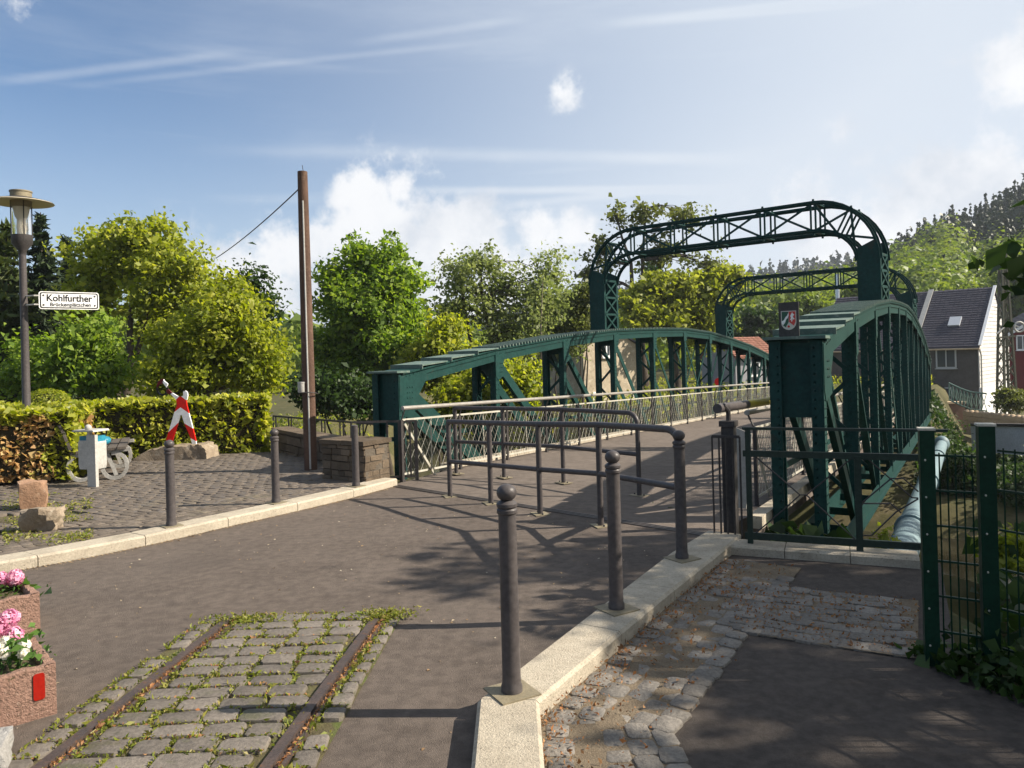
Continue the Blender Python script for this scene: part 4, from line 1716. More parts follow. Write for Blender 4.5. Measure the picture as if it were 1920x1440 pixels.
fpoly([(655, 425), (690, 388), (725, 383), (790, 435), (798, 500), (826, 608), (715, 530), (632, 592), (665, 500)], 'torso', M['red'])
fpoly([(725, 383), (752, 370), (750, 318), (778, 305), (802, 325), (812, 370), (797, 430), (790, 435)], 'neck', M['white'])
fpoly([(570, 340), (600, 335), (690, 388), (655, 425), (620, 392)], 'arm', M['white'])
fpoly([(518, 300), (545, 283), (598, 336), (568, 362), (530, 340)], 'cuff', M['darkred'])
fpoly([(632, 592), (715, 530), (826, 608), (880, 815), (765, 745), (730, 632), (713, 632), (680, 742), (548, 868), (572, 800)], 'trousers', M['white'])
fpoly([(548, 868), (680, 742), (612, 965), (590, 1030), (505, 1030), (522, 965)], 'shin', M['red'])
fpoly([(765, 745), (880, 815), (922, 985), (850, 945)], 'shin', M['red'])
fpoly([(850, 945), (922, 985), (925, 1025), (872, 1028)], 'foot', M['white'])
fpoly([(505, 1030), (590, 1030), (580, 1080), (500, 1080)], 'foot', M['white'])
hat = [(465 + 70 * math.cos(a), 285 + 78 * math.sin(a)) for a in np.linspace(0, 2 * math.pi, 25)]
hb = MB()
for k in range(24):
    p, q = hat[k], hat[k + 1]
    A = P(240 + p[0] * .13889, 690 + p[1] * .13889, YF)
    Bq = P(240 + q[0] * .13889, 690 + q[1] * .13889, YF)
    hb.bar(A, Bq, .028, .03, (A - V(fo.x - .72, YF, 1.2)) if False else V(0, 0, 1).cross((Bq - A)).cross(Bq - A))
hb.build('cap_ring', M['black'], fig)
fpoly([(395, 258), (408, 190), (452, 146), (488, 150), (480, 215), (430, 225), (405, 262)], 'cap_crown', M['darkred'], -.01)
fpoly([(488, 155), (498, 175), (545, 213), (528, 262), (500, 225), (480, 200)], 'cap_peak', M['white'], -.012)

# ------------------------------------------------------------------ timber pole with its wire
pb_ = G(583, 884, .06)
pt = P(567, 322, pb_.y)
pole = thing('wooden_pole', 'tall brown weathered timber pole with a wire, standing by the low wall', 'pole', pb_)
tilt = V(pt.x - pb_.x, 0, pt.z - pb_.z)
MB().tube([V(0, 0, 0), tilt * .33, tilt * .66, tilt], [.098, .094, .086, .074], 14, caps=True).build('pole', M['wood'], pole, local=True, ang=50)
MB().tube([V(.02, -.100, 0.05), tilt * .33 + V(.02, -.098, 0), tilt * .9 + V(.015, -.080, 0)], .013, 6).build('conduit', M['alu'], pole, local=True)
zj = P(572, 718, pb_.y).z - pb_.z
MB().lathe([(.05, zj - .14), (.055, zj - .13), (.055, zj + .0), (.058, zj), (.058, zj + .02)], (-.085, -.09, 0), 14).build('junction_box', M['alu'], pole, local=True)
MB().tube([V(.14 * math.cos(a), .14 * math.sin(a) - .02, zj - .17 - .03 * math.sin(a)) for a in np.linspace(-2.6, .2, 9)], .008, 5).build('cable_loop', M['darkiron'], pole, local=True)
MB().tube([tilt + V(.02, 0, -.05), tilt + V(.0, 0, .10)], .005, 5).build('spike', M['darkiron'], pole, local=True)
wa, wb = tilt * .955, P(405, 484, 19.0) - pb_
wpts = [wa.lerp(wb, t) - V(0, 0, .22 * 4 * t * (1 - t) * .3) for t in np.linspace(0, 1, 12)]
MB().tube(wpts, .011, 5).build('overhead_wire', M['black'], pole, local=True)


# ------------------------------------------------------------------ stone pier and low garden wall
def stone_wall(name, lab, a, b, th, z0, z1, course, slen, seed, m_=None, cap=True, face=(1, -1)):
    """coursed rubble: mortar core with separate stones standing proud on the front faces, slabs on top"""
    a, b = Vector(a), Vector(b)
    d = (b - a)
    L = d.length
    d.normalize()
    n_ = V(-d.y, d.x, 0)
    root = thing(name, lab, 'wall', ((a + b) / 2).to_tuple()[:2] + (z0,))
    MB().bar(a + V(0, 0, (z0 + z1) / 2), b + V(0, 0, (z0 + z1) / 2), th - .05, z1 - z0, n_).build('core', M['mortar'], root, smooth=False)
    rr = random.Random(seed)
    z = z0
    while z < z1 - .03:
        h = min(course * rr.uniform(.7, 1.3), z1 - z)
        for (o, dd, LL, nn_) in ((a - n_ * th / 2, d, L, -n_), (a, n_, th, -d), (b, n_, th, d), (a + n_ * th / 2, d, L, n_)):
            if nn_ == n_ and 1 not in face:
                continue
            x = 0 if dd == d else -th / 2
            end = LL if dd == d else th / 2
            while x < end - .01:
                w = min(slen * rr.uniform(.55, 1.5), end - x)
                if end - x - w < .06:
                    w = end - x
                t_ = rr.uniform(.045, .07)
                c_ = o + dd * (x + w / 2) + V(0, 0, z + h / 2)
                if dd == n_:
                    c_ = (a if nn_ == -d else b) + n_ * (x + w / 2) + V(0, 0, z + h / 2)
                m2 = MB().box(c_ - nn_ * (.05 - t_ / 2 + .0), (w - .012, t_, h - .012), (dd, nn_, V(0, 0, 1)))
                m2.v = [tuple(Vector(q) + Vector((rr.uniform(-1, 1), rr.uniform(-1, 1), rr.uniform(-1, 1))) * .006) for q in m2.v]
                m2.build('stone', m_ or M['masonry'], root, smooth=False)
                x += w
        z += h
    if cap:
        k = max(1, round(L / .5))
        for i in range(k):
            p, q = a + d * (L * i / k + .004), a + d * (L * (i + 1) / k - .004)
            MB().bar(p + V(0, 0, z1 + .03 + rr.uniform(-.004, .004)) - (d * .03 if i == 0 else V(0, 0, 0)), q + V(0, 0, z1 + .03) + (d * .03 if i == k - 1 else V(0, 0, 0)), th + .07, .06, n_).build('coping_stone', M['masonry'], root, smooth=False)
    return root


pq, pr_ = G(606, 902, .05), G(684, 910, .05)
pz = P(690, 836, pr_.y).z
pc = (pq + pr_) / 2
dpr = (pr_ - pq).normalized()
npr = V(-dpr.y, dpr.x, 0)
stone_wall('stone_pier', 'squat brown rubble stone pier beside the left end of the bridge', pq + npr * .24, pr_ + npr * .24, .48, .0, pz - .05, .10, .17, 11)
wq, wr = V(-4.45, 14.45, 0), V(-2.72, 12.0, 0)
wz = .50
stone_wall('garden_wall', 'low dark stone wall in shade behind the timber pole', wq, wr, .3, -.1, wz - .06, .13, .30, 12)

# iron fence beyond the wall and end fence by the bridge
fa, fb2 = P(512, 780, 16.2), P(725, 797, 13.2)
bf_ = thing('iron_fence', 'thin dark iron fence with paired uprights on the bank beyond the low wall', 'fence', (fa.x, fa.y, -1.0))
MB().bar(fa, fb2, .035, .02, V(0, 0, 1)).build('rail', M['darkiron'], bf_, smooth=False)
MB().bar(fa - V(0, 0, .78), fb2 - V(0, 0, .78), .03, .02, V(0, 0, 1)).build('rail', M['darkiron'], bf_, smooth=False)
for k in range(7):
    for e in (-.05, .05):
        p = fa.lerp(fb2, min(1, max(0, (k + .1) / 6.3 + e / 3.5)))
        MB().bar(p + V(0, 0, 0), p - V(0, 0, 1.5), .025, .02, V(1, 0, 0)).build('upright', M['darkiron'], bf_, smooth=False)
ea, ed = P(658, 792, 10.75), P(780, 789, 10.85)
ef = thing('end_fence', 'short dark iron fence closing the gap between stone pier and bridge railing', 'fence', (ea.x, ea.y, 0))
MB().bar(ea, ed, .03, .015, V(0, 0, 1)).build('rail', M['darkiron'], ef, smooth=False)
eb_ = ea.lerp(ed, .55)
MB().bar(V(eb_.x, eb_.y, .06), V(ed.x, ed.y, .06), .03, .015, V(0, 0, 1)).build('rail', M['darkiron'], ef, smooth=False)
for u, lo in ((658, .1), (725, .1), (747, .02), (757, .06), (768, .06), (779, .0)):
    t = (u - 658) / 122
    p = ea.lerp(ed, t)
    MB().bar(V(p.x, p.y, lo), p, .024 if u < 779 else .05, .016, V(1, 0, 0)).build('bar', M['darkiron'], ef, smooth=False)

# ------------------------------------------------------------------ gate, barrier post and boom at the right end of the bridge
bpx = G(1372, 1012, .02)
bp_ = thing('barrier_boom', 'turning barrier, grey and yellow tube on a dark square post at the deck edge', 'barrier', (bpx.x, bpx.y, 0))
zt_ = P(1370, 800, bpx.y).z
tl = V(math.sin(-.02), 0, 1)
MB().box((0, 0, zt_ / 2), (.11, .11, zt_), (AX, CR, V(0, 0, 1))).build('post', M['darkiron'], bp_, local=True, smooth=False)
MB().box((0, 0, zt_ + .03), (.14, .14, .05), (AX, CR, V(0, 0, 1))).build('post_cap', M['darkiron'], bp_, local=True, smooth=False)
pbm = P(1345, 766, bpx.y - .12)
MB().tube([V(0, 0, zt_), V(0, 0, zt_ + .14), V(-.06, -.06, zt_ + .20)], .022, 8).build('pivot', M['darkiron'], bp_, local=True)
yend = bpx.y + 2.6
bend_ = V(bpx.x + 2.6 * math.tan(R(24.5)), yend, P(1436, 752, bpx.y + 1.3).z + .07)
b0_ = pbm
b1_ = P(1400, 758, bpx.y + .72)
b2_ = b0_ + (b1_ - b0_) * 4.2
MB().tube([b0_, b1_], .042, 14).build('boom', M['iron'], bp_)
MB().tube([b1_ + (b1_ - b0_) * .01, b2_], .042, 14).build('boom', mat('yellow_paint', (.50, .42, .05), (.44, .36, .05), 4, .4, .1, 30), bp_)

gpf = thing('bar_panel', 'narrow dark grille of upright bars between barrier post and kerb', 'fence', (G(1340, 1012).x, G(1340, 1012).y, 0))
ga1, ga2 = G(1340, 1014, .03), G(1392, 1018, .03)
zt1 = P(1338, 818, ga1.y).z
for k in range(5):
    p = ga1.lerp(ga2, k / 4)
    MB().bar(V(p.x, p.y, .06), V(p.x, p.y, zt1), .014, .014, V(1, 0, 0)).build('bar', M['darkiron'], gpf, smooth=False)
for z in (.06, zt1):
    MB().bar(V(ga1.x, ga1.y, z), V(ga2.x, ga2.y, z), .025, .018, V(0, 0, 1)).build('rail', M['darkiron'], gpf, smooth=False)
wpn = thing('mesh_sign_panel', 'small pale perforated panel leaning behind the barrier post', 'panel', (bpx.x + .12, bpx.y + .25, 0))
MB().prism([(-.03, .25), (.13, .25), (.20, .95), (.02, 1.02)], (bpx.x + .10, bpx.y + .30, 0), CR * 1.0, V(0, 0, 1), .012).build('panel', M['alu'], wpn, smooth=False)

sl0, sl1 = G(1356, 1040), G(1726, 1068)
sl0 = V(sl0.x, sl0.y, 0)
sl1 = V(sl1.x, sl1.y, 0)
sdr = (sl1 - sl0).normalized()
sno = V(-sdr.y, sdr.x, 0)
kerb_o = thing('bridge_sill', 'low concrete sill under the dark parapet fence', 'sill', sl0)
nst = 3
for i in range(nst):
    a, b = sl0.lerp(sl1, i / nst) + sdr * .003, sl0.lerp(sl1, (i + 1) / nst) - sdr * .003
    strip_stone(a, b, b + sno * .26, a + sno * .26, -.3, .085).build('sill_stone', M['kerb'], kerb_o, ang=20)
pf = thing('parapet_fence', 'dark green parapet fence with bent wire bracing across the end of the right truss', 'fence', sl0 + V(0, 0, .085))
GD = mat('dark_green_steel', (.016, .030, .022), (.022, .036, .028), 4, .45, .1, 40)


def on(u, yfront=.12):
    """point of the fence line under picture column u"""
    best = None
    lo, hi = 0.0, 1.15
    for _ in range(40):
        m = (lo + hi) / 2
        p = sl0 + (sl1 - sl0) * m + sno * yfront
        uu = 960 + FPX * ((p - V(0, 0, EYE)).dot(_r)) / p.y
        if uu < u:
            lo = m
        else:
            hi = m
    return sl0 + (sl1 - sl0) * lo + sno * yfront


f0_, f1_ = on(1398), on(1737)
g0, g1 = on(1408), on(1613)
zr = [P(1408, 803, g0.y).z, P(1408, 850, g0.y).z, P(1408, 1004, g0.y).z]
MB().bar(f0_ + V(0, 0, zr[0]), on(1790) + V(0, 0, zr[0] - .0), .022, .035, V(0, 0, 1)).build('top_rail', GD, pf, smooth=False)
MB().bar(f0_ + V(0, 0, zr[1]), f1_ + V(0, 0, zr[1]), .052, .03, V(0, 0, 1)).build('rail', GD, pf, smooth=False)
MB().bar(f0_ + V(0, 0, zr[2]), f1_ + V(0, 0, zr[2]), .055, .03, V(0, 0, 1)).build('rail', GD, pf, smooth=False)
MB().bar(g0 + V(0, 0, .06), g0 + V(0, 0, zr[0]), .045, .035, sdr).build('post', GD, pf, smooth=False)
MB().bar(g1 + V(0, 0, .06), g1 + V(0, 0, zr[1]), .052, .035, sdr).build('post', GD, pf, smooth=False)


def fwire(pxs):
    pts = []
    for (u, v) in pxs:
        p = on(u, .11)
        pts.append(P(u, v, p.y))
    MB().tube(pts, .0065, 6).build('bent_wire', M['darkiron'], pf)


fwire([(1412, 852), (1500, 928), (1512, 928), (1603, 1011)])
fwire([(1412, 1004), (1478, 948), (1500, 928), (1512, 928), (1606, 852)])
fwire([(1617, 852), (1710, 933), (1722, 934)])
fwire([(1617, 942), (1671, 897), (1694, 897), (1722, 922)])
fwire([(1617, 1004), (1634, 1004), (1680, 960), (1722, 935)])
fwire([(1617, 944), (1670, 944), (1690, 962)])

# ------------------------------------------------------------------ green mesh fence on the right
mf = thing('mesh_fence', 'dark green double-wire mesh fence on square posts at the right edge of the path', 'fence', (2.3, 4.1, 0))
p1, p2 = V(2.235, 4.12, 0), V(2.47, 3.98, 0)
zt1_, zt2_ = P(1733, 806, 4.12).z, P(1815, 799, 3.98).z
for p, z, w in ((p1, zt1_, .072), (p2, zt2_, .076)):
    ax = (V(.93, -.36, 0), V(.36, .93, 0), V(0, 0, 1))
    MB().box(V(p.x, p.y, (z - .2) / 2), (w, w, z + .2), ax).build('post', M['fgreen'], mf, smooth=False)
    MB().box(V(p.x, p.y, z + .006), (w + .01, w + .01, .012), ax).build('post_cap', M['galv'], mf, smooth=False)
    for k in range(6):
        MB().ball(tuple(V(p.x, p.y, z - .16 - k * .2) - V(.36, .93, 0) * (w / 2) - V(.93, -.36, 0) * .012), .006, 6, 4).build('bolt', M['galv'], mf)


def mesh_panel(a, b, z0, z1, nv, nh):
    d = (b - a).normalized()
    for k in range(nh):
        z = z1 - (z1 - z0) * k / (nh - 1)
        MB().bar(a + V(0, 0, z), b + V(0, 0, z), .011, .011, V(0, 0, 1)).build('cross_wire', M['fgreen'], mf, smooth=False)
    for k in range(nv):
        p = a.lerp(b, (k + .5) / nv)
        MB().tube([p + V(0, 0, z0 - .03), p + V(0, 0, z1 + .015)], .0042, 5).build('upright_wire', M['fgreen'], mf)


mesh_panel(p1 + V(.035, -.02, 0), p2 + V(-.04, .02, 0), .0, 1.14, 5, 7)
mesh_panel(p2 + V(.03, -.05, 0), V(3.15, 2.75, 0), -.05, 1.18, 24, 7)

# pale blue pipe that crosses the river beside the bridge
pp0 = V(4.35, 6.4, -.55)
pipe = thing('water_pipe', 'fat pale blue pipe running beside the right truss over the river', 'pipe', B(-1, 6.75, -1))
pa0, pa1 = B(-1.5, 6.62, -.95), B(27, 6.62, -.75)
MB().tube([B(-2.4, 6.60, -1.6), B(-1.4, 6.60, -.55), B(-.4, 6.60, -.42), B(9, 6.60, -.62), B(18, 6.60, -.84)], .155, 20).build('pipe', M['bluepipe'], pipe)
MB().ball((B(18, 6.6).x, B(18, 6.6).y, B(18, 6.6, -.80).z), .22, 14, 8, 1.1).build('end_cap', M['bluepipe'], pipe, ang=60)
for s in (1.5, 7, 13):
    MB().tube([B(s, 6.60, -.42 - .022 * (s + .4)), B(s + .08, 6.60, -.42 - .022 * (s + .48))], .185, 20).build('flange', M['bluepipe'], pipe, ang=30)


# ------------------------------------------------------------------ planters and flowers
def planter(corner, d1, d2, l1, l2, h, lab, reflect):
    root = thing('planter', lab, 'planter', (corner.x, corner.y, 0), 'pink concrete flower troughs by the road')
    c0 = Vector((corner.x, corner.y, 0))
    mid = c0 + d1 * l1 / 2 + d2 * l2 / 2
    w = .05
    # four walls with a waisted, scalloped rim
    for (a, b, dd) in ((c0, c0 + d1 * l1, d2), (c0 + d2 * l2, c0 + d2 * l2 + d1 * l1, -d2), (c0, c0 + d2 * l2, d1), (c0 + d1 * l1, c0 + d1 * l1 + d2 * l2, -d1)):
        t = (b - a).normalized()
        m_ = MB()
        n_ = 26
        L = (b - a).length
        prev = None
        for k in range(n_ + 1):
            x = L * k / n_
            z = h + .006 * math.cos(k * 2 * math.pi / 4.33) + random.uniform(-.002, .002)
            p = a + t * x
            ring = [p, p + V(0, 0, z - .008), p + dd * .008 + V(0, 0, z), p + dd * (w - .008) + V(0, 0, z), p + dd * w + V(0, 0, z - .01), p + dd * w]
            m_.add(ring, [])
            if k:
                o = len(m_.v) - 12
                for q in range(5):
                    m_.add([], [])
                    m_.f.append((o + q, o + q + 1, o + 7 + q, o + 6 + q))
                    m_.m.append(0)
        m_.build('side', M['planter'], root, smooth=True, ang=40)
    MB().box(mid + V(0, 0, h - .05), (l1 - .08, l2 - .08, .02), (d1, d2, V(0, 0, 1))).build('soil', M['soil'], root, smooth=False)
    if reflect:
        fc = c0 + d1 * .075 + V(0, 0, h - .095) - d2 * .006
        MB().prism(rrect(.05, .13, .012, -.025, -.065), fc, d1, V(0, 0, 1), .008).build('reflector', M['reflector'], root, smooth=False)
    return mid


D1, D2 = V(-.74, -.67, 0).normalized(), V(-.67, .74, 0).normalized()
FG = leafmat('garden_leaf', [(.05, .11, .02), (.08, .16, .03), (.12, .2, .04)], .35)
PK = leafmat('pink_petal', [(.62, .2, .36), (.72, .34, .48), (.78, .5, .6)], .3)
WH = leafmat('white_petal', [(.72, .70, .62), (.8, .79, .74), (.78, .70, .55)], .3)


def plant(loc, lab, cat, nl, heads, m_, hr, leafs=.07, spread=.13):
    root = thing('flowering_plant', lab, cat, loc)
    l_ = Vector(loc)
    a = np.clip(rng.normal(size=(nl, 3)), -1.6, 1.6) * np.array([spread, spread, .045]) + np.array([l_.x, l_.y, l_.z + .07])
    leaves('foliage', a, leafs * .8, FG, root, up=1.0, aspect=.6)
    st = MB()
    for (hx, hy, hz) in heads:
        st.tube([l_ + V(hx * .4, hy * .4, 0), l_ + V(hx, hy, hz)], .005, 5)
    st.build('stem', mat('stem_green', (.06, .12, .03), None) if 'stem_green' not in MATS else MATS['stem_green'], root)
    for (hx, hy, hz) in heads:
        d = rng.normal(size=(int(60 if hr < .03 else 190), 3))
        d /= np.linalg.norm(d, axis=1)[:, None]
        c_ = np.array([l_.x + hx, l_.y + hy, l_.z + hz]) + d * hr * rng.uniform(.85, 1.08, (len(d), 1))
        leaves('flower_head', c_, hr * (.42 if hr > .03 else .9), m_, root, nrm=d, jit=.4, aspect=.9, up=0)


c1_ = V(G(107, 1338).x, G(107, 1338).y, 0)
m1 = planter(c1_, D1, D2, .85, .52, .255, 'nearer pink washed concrete trough with a red reflector on its corner', True)
c2_ = V(G(76, 1184).x, G(76, 1184).y, 0)
m2_ = planter(c2_, D1, D2, .85, .52, .255, 'farther pink washed concrete trough, just past the one with the reflector', False)
plant(tuple(P(28, 1252, 3.85) * 1), 'white flowering bedding plant at the corner of the nearer pink trough', 'plant', 150, [(-.06, .0, .10), (-.02, -.05, .09), (.03, .04, .10), (-.12, -.04, .1), (.06, -.02, .08), (-.09, .06, .11), (.0, .05, .09), (-.15, .02, .1)], WH, .026, .05, .09)
plant(tuple(P(6, 1236, 4.10)), 'pink hydrangea rising behind the white flowers in the nearer trough', 'plant', 90, [(-.03, 0, .17), (.045, .02, .12), (-.11, .03, .15), (.0, .06, .2), (.035, -.04, .085)], PK, .050, .07, .09)
plant(tuple(P(18, 1132, 5.20)), 'pink hydrangea in the farther trough', 'plant', 130, [(-.06, 0, .17), (.03, .02, .175), (-.12, .05, .14), (.0, .07, .15)], PK, .052, .07, .10)
boulder('stone', (-2.385, 3.30, 0), (.26, .24, .15), mat('grey_granite', (.36, .35, .33), (.26, .25, .235), 6, .9, 1.0, 30), 21, 'light grey rough stone at the lower left corner beside the cobbles', rz=.4, rough=.06)

# ------------------------------------------------------------------ plants
YG = leafmat('spring_leaf', [(.10, .135, .016), (.20, .24, .024), (.30, .33, .04), (.38, .38, .06)], .52)
MG = leafmat('maple_leaf', [(.06, .11, .016), (.125, .20, .024), (.20, .285, .036), (.27, .34, .055)], .5)
WG = leafmat('willow_leaf', [(.115, .15, .045), (.185, .225, .065), (.25, .28, .10)], .5)
DG = leafmat('dark_leaf', [(.016, .035, .008), (.030, .058, .012), (.05, .085, .018)], .35)
GG = leafmat('gold_leaf', [(.14, .17, .022), (.215, .245, .034), (.31, .325, .06)], .5)
BRN = leafmat('sparse_bud_leaf', [(.065, .078, .020), (.11, .13, .030), (.16, .18, .045)], .45)
HG = leafmat('hedge_leaf', [(.14, .175, .016), (.25, .28, .026), (.36, .37, .048), (.47, .45, .09)], .52, .4)
HB = leafmat('copper_leaf', [(.34, .19, .075), (.50, .32, .14), (.62, .44, .21), (.30, .30, .05)], .45, .5)
SP = leafmat('spruce_needle', [(.012, .024, .010), (.022, .040, .014), (.038, .058, .018)], .12, .6)
SPB = leafmat('spruce_needle_sunny', [(.03, .05, .012), (.055, .08, .018), (.085, .10, .025)], .2, .6)
GRS = leafmat('dry_grass', [(.16, .13, .05), (.23, .17, .08), (.13, .15, .04), (.26, .2, .11)], .35)
FARL = leafmat('far_broadleaf', [(.085, .13, .018), (.15, .205, .026), (.21, .25, .04)], .4)
FARC = leafmat('far_conifer', [(.016, .030, .014), (.026, .042, .018), (.04, .055, .022)], .1)


def px_lobe(u, v, ru, rv, Y, dy=0.0, rdep=None):
    c = P(u, v, Y + dy)
    k = (Y + dy) / FPX
    return (c.x, c.y, c.z, ru * k, (rdep if rdep else ru * k * .85), rv * k)


def curve(a, b, sag, n=5, wob=.0):
    a, b = Vector(a), Vector(b)
    L = (b - a).length
    pts = []
    for i in range(n + 1):
        t = i / n
        p = a.lerp(b, t) + V(0, 0, sag * L * math.sin(math.pi * t))
        if 0 < i < n:
            p += V(random.gauss(0, wob), random.gauss(0, wob), random.gauss(0, wob * .6)) * L
        pts.append(p)
    return pts


def tree(name, label, base, lobes, nclump, nleaf, lsize, material, group=None, trunk_r=.18, stems=1, limbs=9, clump_r=.42, cat='tree', barkm=None, shell=.45, lean=(0, 0), twig=True, flat=.75):
    """trunk(s) and limbs that carry leaf clumps spread through the crown's lobes"""
    base = Vector(base)
    root = thing(name, label, cat, base, group)
    lob = np.array(lobes)
    vol = (lob[:, 3] * lob[:, 4] * lob[:, 5]) ** .7
    pick = rng.choice(len(lob), nclump, p=vol / vol.sum())
    d = rng.normal(size=(nclump, 3))
    d /= np.linalg.norm(d, axis=1)[:, None]
    rad = rng.uniform(0, 1, nclump) ** shell
    cl = lob[pick, :3] + d * rad[:, None] * lob[pick, 3:]
    zmin, zmax = (lob[:, 2] - lob[:, 5]).min(), (lob[:, 2] + lob[:, 5]).max()
    cx, cy = np.average(lob[:, 0], weights=vol), np.average(lob[:, 1], weights=vol)
    tr = MB()
    stem_pts = []
    for s in range(stems):
        off = V(0, 0, 0) if stems == 1 else V(random.uniform(-.5, .5), random.uniform(-.5, .5), 0) * trunk_r * 5
        L_ = lob[s % len(lob)] if stems > 1 else None
        tgt = V(cx + lean[0], cy + lean[1], base.z + (zmax - base.z) * .78) if stems == 1 else V(L_[0], L_[1], L_[2] + L_[5] * .4)
        pts = [base + off * .5]
        n_ = 7
        for i in range(1, n_ + 1):
            t = i / n_
            p = (base + off).lerp(tgt, t)
            p.x = lerp(base.x + off.x, tgt.x, t ** 1.5)
            p.y = lerp(base.y + off.y, tgt.y, t ** 1.5)
            h_ = (zmax - base.z)
            pts.append(p + V(random.gauss(0, .010), random.gauss(0, .010), 0) * h_)
        rr_2 = [trunk_r * (1.25 if i == 0 else 1.0) * (1 - .86 * i / n_) for i in range(n_ + 1)]
        tr.tube(pts, rr_2, 8, caps=False)
        stem_pts += [(p, r_) for p, r_ in zip(pts, rr_2)]
    # limbs: a random subset of clump centres get a limb from the stem; other clumps hang on the nearest limb
    li = rng.choice(nclump, min(limbs, nclump), replace=False)
    nodes_ = []
    for k in li:
        e = Vector(cl[k])
        best, bd = None, 9e9
        for p, r_ in stem_pts[1:]:
            if p.z > e.z + .1 * (zmax - zmin):
                continue
            dd = (p - e).length + (.0 if p.z > base.z + .15 * (zmax - base.z) else 3)
            if dd < bd and (e - p).length > .1:
                best, bd = (p, r_), dd
        if best is None:
            best = stem_pts[2]
        pts = curve(best[0], e, .08, 5, .035)
        r0 = max(best[1] * .6, trunk_r * .12)
        tr.tube(pts, [r0 * (1 - .8 * i / 5) for i in range(6)], 6, caps=False)
        nodes_ += [(p, r0 * (1 - .8 * i / 5)) for i, p in enumerate(pts)][1:]
    nodes_ += stem_pts[2:]
    if twig:
        npnt = np.array([tuple(p) for p, _ in nodes_])
        for k in range(nclump):
            e = cl[k]
            dist = np.linalg.norm(npnt - e, axis=1) + (npnt[:, 2] > e[2]) * .5
            j = int(dist.argmin())
            if dist[j] < .05:
                continue
            r0 = min(nodes_[j][1] * .6, trunk_r * .16)
            tr.tube(curve(nodes_[j][0], e, .06, 3, .05), [r0, r0 * .7, r0 * .5, r0 * .3], 4, caps=False)
    tr.build('trunk', barkm or M['bark'], root, ang=60)
    per = nleaf // nclump
    cr_ = np.repeat(clump_r * rng.uniform(.7, 1.3, nclump), per)[:, None]
    off = rng.normal(size=(per * nclump, 3)) * np.array([.55, .55, .55 * flat]) * cr_
    cen = np.repeat(cl, per, 0) + off
    # a clump's tone varies a little from its neighbours', as the buds open unevenly
    tone = np.repeat(rng.uniform(-.22, .22, nclump), per) + rng.uniform(.15, .85, per * nclump)
    out = cen - np.array([cx, cy, (zmin + zmax) / 2])
    out /= np.linalg.norm(out, axis=1)[:, None]
    leaves('crown', cen, lsize, material, root, rnd=tone, nrm=out * .4 + np.array(SUN) * .45, jit=1.0, up=.2)
    return root


def tz(x, y):
    return float(terrain(np.array([x]), np.array([y]))[0])


def base_at(u, Y):
    p = P(u, 800, Y)
    return (p.x, p.y, tz(p.x, p.y) - .05)


# left of the square: tall yellow-green trees behind the hedge
tree('broadleaf_tree', 'tall yellow-green tree with several stems, behind the hedge and the street sign', base_at(228, 24),
     [px_lobe(265, 465, 75, 62, 24), px_lobe(180, 500, 62, 75, 24, .8), px_lobe(325, 525, 80, 75, 24, -.5), px_lobe(165, 575, 50, 45, 24), px_lobe(300, 600, 50, 45, 24, .6), px_lobe(390, 560, 45, 60, 24, .8)], 300, 19000, .15, YG, 'trees behind the hedge', .16, 5, 40, .40)
tree('broadleaf_tree', 'spreading yellow-green tree just behind the hedge and the red and white figure', base_at(368, 18.5),
     [px_lobe(400, 610, 85, 75, 18.5), px_lobe(440, 570, 50, 50, 18.5, .4), px_lobe(375, 690, 95, 60, 18.5), px_lobe(470, 660, 65, 65, 18.5, .3), px_lobe(500, 700, 45, 45, 18.5, .4), px_lobe(320, 640, 50, 60, 18.5, .4), px_lobe(330, 720, 60, 40, 18.5)], 300, 20000, .11, YG, 'trees behind the hedge', .13, 3, 34, .30)
tree('leafy_sprig_tree', 'thin dark-leaved tree whose bare sprigs stick out into the sky left of the pole', base_at(440, 20),
     [px_lobe(485, 545, 34, 40, 20), px_lobe(455, 510, 26, 22, 20), px_lobe(500, 590, 22, 40, 20), px_lobe(430, 540, 30, 30, 20)], 46, 1500, .12, DG, 'trees behind the hedge', .07, 1, 12, .3)
tree('shrub', 'dark green leafy shrub in shade behind the hedge', base_at(175, 19),
     [px_lobe(170, 640, 50, 60, 19), px_lobe(130, 690, 60, 50, 19), px_lobe(200, 700, 60, 50, 19), px_lobe(60, 690, 70, 55, 19, 1)], 130, 11000, .13, MG, 'trees behind the hedge', .06, 2, 14, .40, 'shrub')


